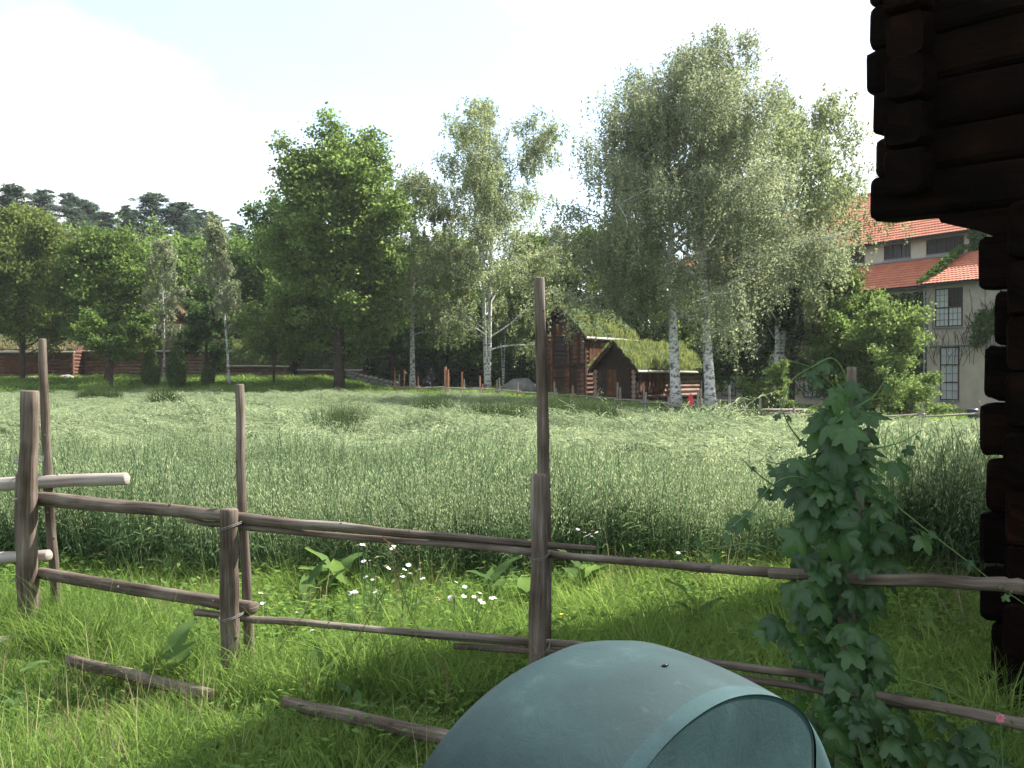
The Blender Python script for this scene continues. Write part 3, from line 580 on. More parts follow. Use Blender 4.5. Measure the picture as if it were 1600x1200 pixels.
    while yy < 61:
        st = .2 + .011 * (yy - 7.35) if yy < 20 else .33 + .006 * (yy - 20); hw = yy * .56 + 2.5; xx = -hw
        m = int(2 * hw / st); xs = -hw + (np.arange(m) + g.uniform(-.45, .45, m)) * st; X.append(xs); Y.append(yy + g.uniform(-.5, .5, m) * st); yy += st
    X = np.concatenate(X); Y = np.concatenate(Y); edge = 7.6 + .25 * np.sin(X * 1.1) + .12 * np.sin(X * 3.1)
    nh = np.array([mnoise.noise(Vector((a * .7, b * .4, 15.5))) for a, b in zip(X, Y)]); k = (Y > edge) & ((nh > -.24) | (Y < 11)) & (Y < pymax(X / Y * 1600 + 800) - .3); X = X[k]; Y = Y[k]; n = len(X)
    nv = np.array([mnoise.noise(Vector((a * .16, b * .10, 3.3))) + .5 * mnoise.noise(Vector((a * .5, b * .33, 8.1))) for a, b in zip(X, Y)])
    nw = np.array([mnoise.noise(Vector((a * .9, b * .45, 5.5))) for a, b in zip(X, Y)]); lod = sm(8.2, 15, Y + nv * 8 + nw * 3); lod = lod + .35 * sm(-.05, .35, -X / Y) + .12; flat = (nv * .8 + nw * .5 + lod * .62 + .5 * sm(14, 23, Y) + g.normal(0, .06, n)) > .5; mid_ = (nv * .8 + nw * .5 + lod * .68 + .5 * sm(12, 18, Y)) > .3
    idx = np.where(Y < 16, g.integers(0, 2, n), 2); idx = np.where(mid_ & (Y > 9.0), 4, idx); idx = np.where(flat & (Y > 9.8), np.where(g.random(n) < .6, 3, 5), idx)
    wd = [(-W_, d) for W_, d in ()]
    for px, d, rr in ((548, 24, .5), (690, 30, .8), (860, 26, .9), (155, 44, .9), (1085, 27, .7), (520, 20, .35), (880, 31, .8), (925, 29, .8), (1170, 30, .6), (250, 40, .6), (770, 27, .7), (660, 21, .4)):
        cx = W(px, d); idx = np.where(((X - cx) ** 2 + ((Y - d) * .7) ** 2 < rr ** 2) & (g.random(n) < .6), 6, idx)
    dirn = np.array([mnoise.noise(Vector((a * .11, b * .09, 21.7))) * 7 + mnoise.noise(Vector((a * .4, b * .3, 1.7))) * 2.2 for a, b in zip(X, Y)]) + .6
    up = idx <= 2; rot = np.stack([np.where(up, g.normal(0, .08, n), g.normal(0, .14, n)), np.where(up, g.normal(.08, .09, n) + .35 * nw, g.normal(0, .14, n)), np.where(up | (idx == 6), g.uniform(0, 6.28, n), dirn + g.normal(0, .35, n))], 1)
    scl = g.uniform(.75, 1.2, n) * (1 + .2 * nv + .35 * nw) * (1 - .38 * sm(20, 36, Y)); scl = np.where(idx == 6, g.uniform(.85, 1.3, n), scl); ZZ = H(X, Y) + np.where((idx > 2) & (idx < 6), .24 * sm(.05, .45, nw) * g.uniform(.4, 1, n) * (1 - sm(19, 27, Y)), 0)
    scatter('oat_field', 'blue green oat crop, lodged and swirled by wind further back', np.stack([X, Y, ZZ], 1), rot, scl, idx, oats)

# ---------------------------------------------------------------- near pole fence
def P3(px, py, d): return Vector((W(px, d), d, Z(py, d)))
def build_fence():
    root = empty('pole_fence', (-.8, 5.0, 0), 'rustic grey pole fence with wire-bound paired posts running across the foreground', 'fence')
    root.location = (0, 0, 0)
    def pole(nm, pts, w0, w1, m=FENCE, wob=.15, seed=0, amp=.012, n=14, lab=None, knots=5, sq=1.0):
        mb = MB(); pp = []
        for a, b in zip(pts[:-1], pts[1:]): pp += sub(a, b, max(3, n // (len(pts) - 1)), amp if len(pts) == 2 else amp * .6, seed + len(pp))[:-1]
        pp.append(Vector(pts[-1])); k = len(pp)
        rn = random.Random(seed + 5); rad = [(w0 + (w1 - w0) * i / (k - 1)) / 2 * (.92 if nm == 'rail' else 1) * (1 + rn.uniform(-.05, .05)) for i in range(k)]
        # slightly rounded ends
        e0 = pp[0] - (pp[1] - pp[0]).normalized() * .006; e1 = pp[-1] + (pp[-1] - pp[-2]).normalized() * .006
        pp = [e0] + pp + [e1]; rad = [rad[0] * .86] + rad + [rad[-1] * .86]
        mb.tube(pp, rad, m, 12, wob=wob, seed=seed, sq=sq); o = mb.build(nm, root, True)
        if lab: o['label'] = lab
        if knots:
            kb = MB()
            for _ in range(knots):
                i = rn.randrange(2, len(pp) - 2); a = rn.uniform(0, 6.28); t = (pp[i + 1] - pp[i]).normalized(); s = t.cross(Vector((0, 0, 1)) if abs(t.z) < .8 else Vector((0, 1, 0))).normalized(); u = s.cross(t)
                dr = (s * math.cos(a) + u * math.sin(a)); c = pp[i] + dr * rad[i] * .8; kb.tube([c, c + dr * rad[i] * .35], [rad[i] * .32, rad[i] * .18], m, 6)
            kb.build('knot', o, True)
        return o
    px_w = lambda px, d: px / 1600 * d
    # posts: front and back of each pair
    pole('post', [P3(47, 612, 5.95), P3(42, 800, 5.95), P3(44, 1022, 5.95)], px_w(25, 6), px_w(29, 6), seed=1, sq=.75, knots=3, wob=.06)
    pole('post', [P3(31, 742, 6.12), P3(31, 1000, 6.12)], px_w(14, 6), px_w(16, 6), seed=2, knots=1)
    pole('post', [P3(66, 531, 6.2), P3(71, 680, 6.17), P3(80, 840, 6.17), P3(91, 990, 6.2)], px_w(12, 6), px_w(16, 6), seed=3, wob=.13, knots=6)
    pole('post', [P3(358, 797, 5.08), P3(358, 950, 5.08), P3(360, 1105, 5.08)], px_w(27, 5.1), px_w(30, 5.1), seed=4, wob=.05, sq=.8, knots=4)
    pole('post', [P3(374, 602, 5.27), P3(377, 760, 5.27), P3(385, 930, 5.27), P3(391, 1080, 5.27)], px_w(14, 5.2), px_w(18, 5.2), seed=5, wob=.12, knots=6)
    pole('post', [P3(843, 436, 4.88), P3(848, 640, 4.88), P3(850, 800, 4.88), P3(851, 1110, 4.88)], px_w(17, 4.9), px_w(22, 4.9), seed=6, wob=.12, knots=8)
    pole('post', [P3(842, 743, 4.68), P3(840, 1120, 4.68)], px_w(25, 4.7), px_w(28, 4.7), seed=7, wob=.05, sq=.75, knots=4)
    pole('post', [P3(1331, 576, 3.98), P3(1329, 900, 3.98), P3(1326, 1245, 3.98)], px_w(15, 4), px_w(30, 4), seed=8, wob=.08, knots=3)
    pole('post', [P3(1334, 770, 3.82), P3(1323, 1265, 3.82)], px_w(34, 3.8), px_w(40, 3.8), seed=9, wob=.06, sq=.8, knots=2)
    # rails
    pole('rail', [P3(-160, 764, 6.25), P3(197, 748, 6.10)], px_w(27, 6), px_w(23, 6), PALE, seed=11, knots=2, lab='thick pale debarked rail ending in a bevelled tip')
    pole('rail', [P3(-160, 884, 6.25), P3(75, 868, 6.05)], px_w(27, 6), px_w(20, 6), PALE, seed=12, knots=1, lab='lower pale debarked rail ending just past the post')
    pole('rail', [P3(60, 779, 6.05), P3(350, 806, 5.17), P3(600, 831, 4.93), P3(930, 858, 4.76)], px_w(24, 6), px_w(9, 4.9), seed=13, amp=.015, n=24, knots=14)
    pole('rail', [P3(292, 812, 5.3), P3(372, 823, 5.15), P3(830, 862, 4.80), P3(1090, 887, 4.28), P3(1260, 898, 3.95)], px_w(9, 5), px_w(20, 4), seed=14, amp=.015, n=28, knots=14)
    pole('rail', [P3(1205, 897, 3.88), P3(1400, 907, 3.62), P3(1560, 912, 3.42), P3(1600, 918, 3.36)], px_w(17, 3.9), px_w(25, 3.4), seed=15, amp=.012, n=16, knots=5, m=FENCE)
    pole('rail', [P3(60, 896, 6.0), P3(395, 950, 5.17)], px_w(19, 6), px_w(25, 5.2), seed=16, amp=.01, knots=8)
    pole('rail', [P3(305, 957, 5.28), P3(395, 969, 5.14), P3(640, 988, 4.9), P3(900, 1008, 4.75), P3(1100, 1036, 4.3)], px_w(13, 5), px_w(13, 4.6), seed=17, amp=.012, n=24, knots=9)
    pole('rail', [P3(585, 986, 5.0), P3(830, 1010, 4.80), P3(960, 1018, 4.7)], px_w(6, 5), px_w(9, 4.8), seed=18, amp=.01, n=12, knots=2)
    pole('rail', [P3(711, 1010, 4.9), P3(830, 1018, 4.82), P3(940, 1030, 4.72)], px_w(11, 4.9), px_w(13, 4.8), seed=19, amp=.01, knots=2)
    pole('rail', [P3(1040, 1030, 4.25), P3(1250, 1053, 3.9), P3(1345, 1075, 3.72)], px_w(13, 4.2), px_w(16, 3.8), seed=20, amp=.01, knots=4)
    pole('rail', [P3(1100, 1050, 4.15), P3(1260, 1076, 3.9), P3(1500, 1115, 3.6)], px_w(12, 4.2), px_w(11, 3.6), seed=21, amp=.01, knots=4)
    pole('rail', [P3(1310, 1078, 3.78), P3(1460, 1104, 3.55), P3(1640, 1140, 3.3)], px_w(14, 3.8), px_w(22, 3.4), FENCE, seed=22, amp=.008, knots=5)
    # bindings of thin wire
    WIRE = m_plain('dull_binding_wire', (.12, .11, .10), .5)
    def wire(px, py, d, wpx, turns, tilt=.15, dep=.11):
        mb = MB(); c = P3(px, py, d); hw = px_w(wpx, d) / 2; pts = []
        for i in range(turns * 12 + 1):
            a = i / 12 * 2 * math.pi; pts.append(c + Vector((math.cos(a) * hw, math.sin(a) * dep - .0, tilt * math.cos(a) * hw + (i / 12) * .008)))
        mb.tube(pts, .0022, WIRE, 5); mb.build('wire_binding', root, True)
    wire(47, 722, 6.08, 30, 4, .1, .16); wire(44, 780, 6.06, 32, 2, .1, .17); wire(44, 902, 6.06, 32, 2, .1, .17); wire(365, 822, 5.17, 42, 2, .3, .16); wire(396, 815, 5.16, 9, 2, .1, .05)
    wire(365, 962, 5.17, 40, 2, .2, .16); wire(843, 868, 4.78, 34, 2, .3, .17); wire(843, 1012, 4.78, 34, 2, .3, .17); wire(1104, 888, 4.25, 10, 2, .1, .035); wire(1328, 905, 3.9, 44, 2, .2, .14)
    # poles lying in the grass
    def fallen(pts, w0, w1, lab, seed, m=FENCE):
        mb = MB(); pp = []
        for a, b in zip(pts[:-1], pts[1:]): pp += sub(a, b, 8, .004, seed)[:-1]
        pp.append(Vector(pts[-1])); k = len(pp); mb.tube(pp, [(w0 + (w1 - w0) * i / (k - 1)) / 2 for i in range(k)], m, 12, wob=.1, seed=seed)
        tag(mb.build('fallen_pole', None, True), lab, 'pole')
    def G(px, py, up=.03):
        d = 1.6 * 1600 / (py - HZ); 
        for _ in range(3): d = (EYE - Hf(W(px, d), d) - up) * 1600 / (py - HZ)
        return P3(px, py, d)
    fallen([G(108, 1032, .15), G(215, 1058, .165), G(330, 1088, .14)], .062, .058, 'weathered pole lying in the grass between the two short posts', 31)
    fallen([G(445, 1098, .14), G(570, 1126, .165), G(735, 1162, .18)], .055, .062, 'weathered pole lying in the grass left of the green bin', 32)
    fallen([G(-90, 1022, .12), G(30, 996, .14), G(75, 985, .05)], .05, .05, 'pale pole end lying at the foot of the first post', 33, PALE)

# ---------------------------------------------------------------- dark log storehouse on the right
def beam(mb, p0, p1, w, h, m, seed, n=8, sq=.55, taper=.9):
    """hewn log: rounded rectangular section, wavy along its length"""
    rn = random.Random(seed); p0 = Vector(p0); p1 = Vector(p1); ax = (p1 - p0); L = ax.length; ax.normalize(); sd = ax.cross(Vector((0, 0, 1))).normalized(); up = Vector((0, 0, 1)); b = len(mb.V); ns = 12
    ts = [0, .02 / max(L, .1), .06 / max(L, .1)] + [.1 + .8 * i / n for i in range(n + 1)] + [1 - .06 / max(L, .1), 1 - .02 / max(L, .1), 1]
    ts = sorted(set(round(min(1, max(0, t)), 5) for t in ts)); k = len(ts); a1, a2 = rn.uniform(0, 6), rn.uniform(0, 6)
    for i, t in enumerate(ts):
        s = .9 if i in (0, k - 1) else (.975 if i in (1, k - 2) else 1.0)
        c = p0 + ax * (L * t) + up * (.008 * math.sin(t * L * 2 + a1)) + sd * (.006 * math.sin(t * L * 2.6 + a2))
        for j in range(ns):
            a = 2 * math.pi * (j + .5) / ns; ca, sa = math.cos(a), math.sin(a); ca = math.copysign(abs(ca) ** sq, ca); sa = math.copysign(abs(sa) ** sq, sa)
            q = 1 + rn.uniform(-.05, .05); mb.V.append(c + sd * (ca * w / 2 * s * q) + up * (sa * h / 2 * s * q))
    for i in range(k - 1):
        for j in range(ns):
            j2 = (j + 1) % ns; u0, u1 = j / ns * 2 * (w + h), (j + 1) / ns * 2 * (w + h); v0, v1 = ts[i] * L, ts[i + 1] * L
            mb.face([b + i * ns + j, b + (i + 1) * ns + j, b + (i + 1) * ns + j2, b + i * ns + j2], [(u0, v0), (u0, v1), (u1, v1), (u1, v0)], m)
    for i, rv in ((0, True), (k - 1, False)):
        q = [b + i * ns + j for j in range(ns)]; uv = [(math.cos(j) * .06, math.sin(j) * .06) for j in range(ns)]
        if not rv: q = q[::-1]
        mb.face(q, uv, m)
def build_storehouse():
    root = empty('log_storehouse', (0, 0, 0), 'tall tarred log storehouse with jutting upper floor, dark corner cutting off the right edge', 'building')
    u = Vector((.70, -.714, 0)); v = Vector((.714, .70, 0)); Lc = Vector((2.40, 4.60, 0)); sd = 300
    rn = random.Random(4)
    def course(c, z, h, lenA, lenB, sa, sb):
        nonlocal sd
        for k, (dirn, st, Ln, off, wdt) in enumerate(((u, sa, lenA, 0, .17), (v, sb, lenB, h / 2, .17))):
            sd += 1; mb = MB(); a = c - dirn * (st + rn.uniform(-.04, .035)); e = c + dirn * Ln; a.z = e.z = z + off + h / 2
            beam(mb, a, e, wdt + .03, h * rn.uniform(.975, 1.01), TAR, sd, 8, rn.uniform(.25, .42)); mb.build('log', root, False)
    h = .252
    for k in range(-1, 9): course(Lc, -.02 + k * h, h, 5.2, 5.0, .23, .23)
    U = Lc - u * .56
    z0 = 2.37; h2 = .216
    for k in range(8): course(U, z0 + k * h2, h2, 6.0, 5.6, .24, .22)
    # far end and other walls closing the box (upper and lower), as logs too
    for zz, c, la, lb, hh, n in ((-.02, Lc, 5.2, 5.0, h, 9), (z0, U, 6.0, 5.6, h2, 8)):
        for k in range(n):
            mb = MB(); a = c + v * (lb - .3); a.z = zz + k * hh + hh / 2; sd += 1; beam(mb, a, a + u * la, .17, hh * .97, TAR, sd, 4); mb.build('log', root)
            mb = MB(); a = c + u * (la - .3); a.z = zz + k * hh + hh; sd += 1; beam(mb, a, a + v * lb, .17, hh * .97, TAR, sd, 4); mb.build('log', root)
    # curved bracket logs carrying the overhang
    for off in (0.0, 2.4, 4.6):
        mb = MB(); prof = [(-.46, 2.372), (-.44, 2.335), (-.36, 2.31), (-.27, 2.28), (-.18, 2.235), (-.10, 2.17), (-.04, 2.08), (0.3, 2.0), (.3, 2.372)]
        n = len(prof); b = len(mb.V)
        for s in (-.085, .085):
            for a, z in prof: mb.V.append(Lc + u * a + v * (off + s) + Vector((0, 0, z)))
        mb.face(list(range(b, b + n)), [(z, a) for a, z in prof], TAR); mb.face(list(range(b + n, b + 2 * n))[::-1], [(z, a) for a, z in prof][::-1], TAR)
        for i in range(n):
            j = (i + 1) % n; mb.face([b + i, b + n + i, b + n + j, b + j], [(0, i * .1), (.2, i * .1), (.2, i * .1 + .1), (0, i * .1 + .1)], TAR)
        mb.build('bracket', root)
    mb = MB(); c = U + v * .1 + u * .1; mb.box((c.x, c.y, 2.40), u * 5.6, v * 5.2, (0, 0, .05), TAR); mb.build('floor_deck', root)
    for s in range(5):
        mb = MB(); c = Lc + u * (s * 1.15) + v * 0; beamc = c; mb.tube([Vector((c.x, c.y, -.12)), Vector((c.x + .25, c.y - .25, -.10))], [.2, .22], STONE, 8, wob=.2, seed=s); mb.build('foundation_stone', root)
    # roof: ridge along u
    ze = z0 + 8 * h2 + .12; wv = 5.6
    for s in (0, 1):
        mb = MB(); e0 = U - u * .35 + v * (-.22 if s == 0 else wv + .5); rd = U - u * .6 + v * (wv / 2); e0.z = ze - .25; rd.z = ze + .9
        mb.box(e0, u * 7.4, rd - e0, Vector((0, 0, .16)), TAR if s == 0 else DARKWOOD); mb.build('roof', root)
    for k in range(6):
        mb = MB(); hw = wv / 2 * (1 - (k + .5) / 6.2); c = U + v * (wv / 2) ; a = c - v * hw; e = c + v * hw; a.z = e.z = ze + k * .16; sd += 1; beam(mb, a, e, .16, .2, TAR, sd, 4); mb.build('log', root)

# ---------------------------------------------------------------- sod roofed log houses
def log_house(name, label, G0, g, Wd, Ln, ze, za, zb, wall_m, gable_m, sod_m='sod', cat='building', pitch=.25, gable_boards=True, feats=None, sodh=.4, over=.35, roofc=None, skip_far=False):
    """G0 = right front corner; gable wall runs from G0 along g (unit); side wall runs along r = perpendicular away"""
    root = empty(name, (0, 0, 0), label, cat); g = Vector((*g, 0)).normalized(); r = Vector((-g.y, g.x, 0))
    if r.y < 0: r = -r
    if abs(r.y) < .05: r = Vector((1, 0, 0))
    G0 = Vector((G0[0], G0[1], 0)); rn = random.Random(len(label)); wall = []
    n = max(3, int((ze - zb) / pitch)); ph = (ze - zb) / n; st = .16
    for k in range(n):
        z = zb + k * ph + ph / 2
        for a, e, off in ((G0 - g * st, G0 + g * (Wd + st), 0), (G0 - r * st, G0 + r * (Ln + st), ph / 2), (G0 + g * Wd - r * st, G0 + g * Wd + r * Ln, ph / 2), (G0 + r * Ln - g * st, G0 + r * Ln + g * (Wd + st), 0)):
            a = a.copy(); e = e.copy(); a.z = e.z = z + off
            if off and k == n - 1: continue
            mb = MB(); mb.tube([a, a.lerp(e, .5), e], ph * .52, gable_m if (abs((e - a).normalized().dot(g)) > .9) else wall_m, 8, wob=.06, seed=k + int(off * 100)); mb.build('log', root)
    # gable boards
    for gg in (G0 + r * -.03, G0 + r * (Ln + .03)):
        nb = max(6, int(Wd / .3)); bw = Wd / nb
        for k in range(nb):
            c = (k + .5) * bw; top = ze + (za - ze) * (1 - abs(c - Wd / 2) / (Wd / 2)); mb = MB()
            p = gg + g * (k * bw + .006) - r * .03; p.z = ze - .05; mb.box(p, g * (bw - .012), r * .05, Vector((0, 0, max(.08, top - ze + .03))), gable_m); mb.build('gable_board', root)
    mid = G0 + g * (Wd / 2); slope = (za - ze) / (Wd / 2)
    for s in (-1, 1):
        e = mid + g * (s * (Wd / 2 + over)) - r * over; e.z = ze - over * slope; p = mid - r * over; p.z = za + .02
        dn = (p - e); mb = MB(); mb.box(e + Vector((0, 0, .03)), r * (Ln + 2 * over), dn, Vector((0, 0, .1)), DARKWOOD); mb.build('roof_deck', root)
        mb = MB(); q = e - r * .04 + Vector((0, 0, -.06)); mb.box(q, r * .05, dn + Vector((0, 0, .03)), Vector((0, 0, .24)), DARKWOOD); mb.build('verge_board', root)
        mb = MB(); q = e + Vector((0, 0, .0)) + g * (s * .002); mb.tube([q + Vector((0, 0, .09)), q + r * (Ln / 2 + over) + Vector((0, 0, .1)), q + r * (Ln + 2 * over) + Vector((0, 0, .08))], .075, EAVE, 7, wob=.25, seed=3); mb.build('eave_log', root)
        # sod slab with wavy top
        nx, ny = 24, 8; V = []; F = []; top = []
        for j in range(ny + 1):
            for i in range(nx + 1):
                t = j / ny; c = e.lerp(p, .03 + .97 * t) + r * ((Ln + 2 * over) * i / nx); V.append(c + Vector((0, 0, .14 + .16 * min(1, t * 6) + rn.uniform(-.03, .05)))); 
        b2 = len(V)
        for i in range(nx + 1): V.append(e + r * ((Ln + 2 * over) * i / nx) + Vector((0, 0, .1)))
        for j in range(ny):
            for i in range(nx): F.append((j * (nx + 1) + i, j * (nx + 1) + i + 1, (j + 1) * (nx + 1) + i + 1, (j + 1) * (nx + 1) + i))
        for i in range(nx): F.append((b2 + i, b2 + i + 1, i + 1, i))
        me = raw('sod_layer', V, F, [SOIL], smooth=True); link('sod_layer', me, root)
        # grass on the sod
        ng = int(900 * (Ln + 1) * dn.length / 8); gq = []; gt = []
        ti = rng.uniform(0, 1, ng); tj = rng.uniform(.02, 1, ng); base = np.array(e)[None] + np.outer(tj, np.array(p - e)) + np.outer(ti, np.array(r) * (Ln + 2 * over)); base[:, 2] += .2
        clump = np.array([mnoise.noise(Vector((a * 6, b * 3, s * 5 + Ln))) for a, b in zip(ti, tj)]); hgt = sodh * (.7 + .9 * np.clip(clump + .2, -.3, 1)) * rng.uniform(.5, 1.2, ng)
        for q in range(3):
            la = rng.uniform(0, 6.28, ng); off = np.stack([rng.normal(0, .06, ng), rng.normal(0, .06, ng), np.zeros(ng)], 1); sdv = np.stack([np.cos(la), np.sin(la), np.zeros(ng)], 1) * .022
            tp = base + off + np.stack([rng.normal(0, .07, ng), rng.normal(0, .07, ng), hgt], 1); Q = np.stack([base + off - sdv, base + off + sdv, tp + sdv * .2, tp - sdv * .2], 1); gq.append(Q); gt.append(np.clip(.45 + clump * .6 + rng.normal(0, .2, ng), 0, 1))
        o = link('sod_grass', quads_mesh('sod_grass', np.concatenate(gq), LF[sod_m], np.concatenate(gt)), root); o['kind'] = 'stuff'
    # stone feet
    for a in (G0, G0 + g * Wd, G0 + r * Ln, G0 + r * (Ln / 2), G0 + g * (Wd / 2)):
        mb = MB(); gz = Hf(a.x, a.y); mb.tube([Vector((a.x, a.y, gz - .2)), Vector((a.x, a.y, zb + .02))], [.26, .2], STONE, 7, wob=.3, seed=int(a.x * 10)); mb.build('foundation_stone', root)
    if feats: feats(root, G0, g, r)
    return root
def build_houses():
    gdir = (-.835, .55)
    def loft(root, G0, g, r):
        # upright corner posts, door opening and plank facing of the gable
        def bx(nm, a, z0, wd, hh, th, m, out=.12):
            mb = MB(); p = G0 + g * a - r * out; p.z = z0; mb.box(p, g * wd, r * th, Vector((0, 0, hh)), m); return mb.build(nm, root)
        for k in range(10):
            a = .08 + k * .29; 
            if 1.0 < a + .14 < 1.95: bx('board', a, 3.95, .27, .75, .04, ORANGE)
            else: bx('board', a, 2.45, .27, 1.75, .04, ORANGE if k % 2 else DARKWOOD)
            bx('board', a, .75, .27, 1.5, .04, DARKWOOD if k % 3 else ORANGE)
        bx('post', .85, .6, .14, 3.5, .12, ORANGE, .2); bx('post', 1.98, .6, .14, 3.5, .12, ORANGE, .2); bx('sill_beam', -.1, 2.25, 3.2, .18, .14, DARKWOOD, .22)
        bx('doorway', 1.05, 2.5, .85, 1.4, .05, m_plain('black_opening', (.006, .005, .005)), .10)
        for k in range(7):      # orange boards of the side wall
            mb = MB(); p = G0 + r * (.4 + k * .42) - g * .16; p.z = 2.5; mb.box(p, r * .39, g * .04, Vector((0, 0, 1.45)), ORANGE); mb.build('board', root)
    log_house('sod_roof_storehouse', 'two storey log storehouse with sod roof and steep orange plank gable', (4.13, 59), gdir, 3.04, 6.2, 4.1, 5.5, .45, BROWN, DARKWOOD, feats=loft, sod_m='sod', sodh=.26)
    def barn(root, G0, g, r):
        for k in range(7):
            mb = MB(); p = G0 + g * (.2 + k * .29) - r * .14; p.z = .6; mb.box(p, g * .27, r * .04, Vector((0, 0, 1.45)), DARKWOOD if k not in (3, 4) else ORANGE); mb.build('board', root)
        for k in range(9):
            mb = MB(); p = G0 + r * (.25 + k * .36) - g * .17; p.z = .75; mb.box(p, r * .34, g * .04, Vector((0, 0, 1.1)), ORANGE if k % 3 else BROWN); mb.build('board', root)
        mb = MB(); p = G0 - g * .5 + r * .2; p.z = .35; mb.box(p, r * 3.8, g * .4, Vector((0, 0, .12)), DARKWOOD); mb.build('bench_plank', root)
    log_house('sod_roof_barn', 'low log barn with shaggy bright green sod roof behind the white birch trunks', (6.72, 56), gdir, 2.38, 8.8, 2.18, 3.35, .3, GREYLOG, DARKWOOD, feats=barn, sod_m='sod', sodh=.3)
    # left sheds: long side faces the camera. r = +x there, so the gable direction is +y
    def shed(name, lab, p0, p1, d, ye, yb, depth, rise, wm, sod, feats=None, sodh=.2):
        x0, x1 = W(p0, d), W(p1, d); ze = Z(ye, d); zb = Z(yb, d)
        return log_house(name, lab, (x0, d), (0, 1), depth, x1 - x0, ze, ze + rise, zb, wm, wm, sod_m=sod, feats=feats, sodh=sodh, over=.4, pitch=.24)
    def orange_panel(root, G0, g, r):
        for k in range(7):
            mb = MB(); p = G0 + r * (3.2 + k * .38) - g * .17; p.z = Z(582, 74); mb.box(p, r * .36, g * .05, Vector((0, 0, 1.15)), ORANGE); mb.build('board', root)
    shed('log_shed', 'leftmost low log shed with orange board section under the multi stemmed tree', -60, 112, 74, 547, 591, 4.5, 1.3, BROWN, 'sodry', orange_panel)
    shed('log_shed', 'long brown log shed behind the junipers with notched cross walls', 116, 332, 76, 545, 592, 4.5, 1.6, GREYLOG, 'sodry')
    shed('log_shed', 'low greyed log shed with yellowish sod roof beside the leaning birch', 345, 446, 75.5, 568, 594, 4.0, 1.5, GREYLOG, 'sod', sodh=.28)
    shed('log_shed', 'small log shed half hidden by the maple trunk', 474, 560, 77, 576, 598, 3.5, .9, GREYLOG, 'sod')
    # gabled house behind
    d = 86; log_house('gabled_cottage', 'cottage behind the long shed showing an orange gable among the trees', (W(300, d), d), (-1, .02), W(300, d) - W(226, d), 5, Z(510, d), Z(470, d), 1.6, BROWN, ORANGE, sod_m='sodry', sodh=.35)
    # red house in the shade
    d = 92; root = empty('red_house', (0, 0, 0), 'red boarded house with white corner board glimpsed through the shade', 'house'); x0, x1 = W(596, d), W(668, d); z0, z1 = Hf((x0 + x1) / 2, d), Z(545, d)
    nb = 22; bw = (x1 - x0) / nb
    for k in range(nb):
        mb = MB(); mb.box((x0 + k * bw, d - .03 * (k % 2), z0), (bw * .96, 0, 0), (0, .05, 0), (0, 0, z1 - z0), REDWALL); mb.build('board', root)
    mb = MB(); mb.box((x1, d - .1, z0), (.2, 0, 0), (0, .2, 0), (0, 0, z1 - z0), EAVE); mb.build('corner_board', root)
    mb = MB(); mb.box((x0, d + .06, z0), (x1 - x0, 0, 0), (0, 5, 0), (0, 0, z1 - z0), REDWALL); mb.build('wall', root)
    mb = MB(); mb.box((x0 - .4, d - .5, z1 - .1), (x1 - x0 + .8, 0, 0), (0, 3.1, 1.4), (0, 0, .15), STONE); mb.box((x0 - .4, d + 5.6, z1 - .1), (x1 - x0 + .8, 0, 0), (0, -3.0, 1.4), (0, 0, .15), STONE); mb.build('roof', root)
    mb = MB(); mb.box((x1 - 2.0, d - .12, z0 + .9), (1.1, 0, 0), (0, .08, 0), (0, 0, 1.0), EAVE); f = mb.build('window', root); mb = MB(); mb.box((x1 - 1.92, d - .14, z0 + .98), (.94, 0, 0), (0, .03, 0), (0, 0, .84), m_plain('dark_pane', (.03, .04, .045), .15)); mb.build('pane', f)
    # stone wall beside the maple
    root = empty('dry_stone_wall', (0, 0, 0), 'low dry stone wall in the shade right of the maple trunk', 'wall'); rn = random.Random(3)
    for row in range(3):
        px = 541
        while px < 616:
            d = 76.5; wpx = rn.uniform(5, 9); mb = MB(); x = W(px + wpx / 2, d); z = Hf(x, d) + .15 + row * .26
            mb.tube([(x - wpx / 1600 * d * .48, d, z), (x - wpx / 1600 * d * .3, d, z), (x + wpx / 1600 * d * .3, d, z), (x + wpx / 1600 * d * .48, d, z)], [.08, .15, .15, .08], STONE, 8, wob=.15, seed=row * 50 + int(px)); mb.build('stone', root); px += wpx
    # pale rock slope
    def rock(name, lab, px, d, sx, sy, sz, seed):
        x = W(px, d); V = []; F = []; nu, nv = 16, 9; rn = random.Random(seed)
        for j in range(nv):
            for i in range(nu):
                a = 2 * math.pi * i / nu; b_ = math.pi / 2 * j / (nv - 1); rr = 1 + .22 * mnoise.noise(Vector((math.cos(a) * 1.5 + seed, math.sin(a) * 1.5, b_ * 2)))
                V.append((x + sx * math.cos(a) * math.cos(b_) * rr + .35 * sx * math.sin(b_), d + sy * math.sin(a) * math.cos(b_) * rr, Hf(x, d) - .1 + sz * math.sin(b_) * rr))
        for j in range(nv - 1):
            for i in range(nu): F.append((j * nu + i, j * nu + (i + 1) % nu, (j + 1) * nu + (i + 1) % nu, (j + 1) * nu + i))
        tag(link(name, raw(name, V, F, [STONE], smooth=False)), lab, 'rock')
    rock('boulder', 'big pale grey boulder behind the thin birch saplings', 803, 76, 1.5, 1.0, 1.15, 4)
    for k, (px, d, s, lab) in enumerate(((130, 70, .5, 'small stone on the bank under the dark tree'), (100, 71, .75, 'wide grey slab of stone beneath the orange boards'), (207, 69.5, .45, 'pale stone at the foot of the first juniper'), (397, 70, .5, 'flat stone below the greyed shed wall'), (48, 71, .6, 'whitish stone by the multi stemmed tree'))):
        rock('stone', lab, px, d, s, s * .7, s * .6, 10 + k)

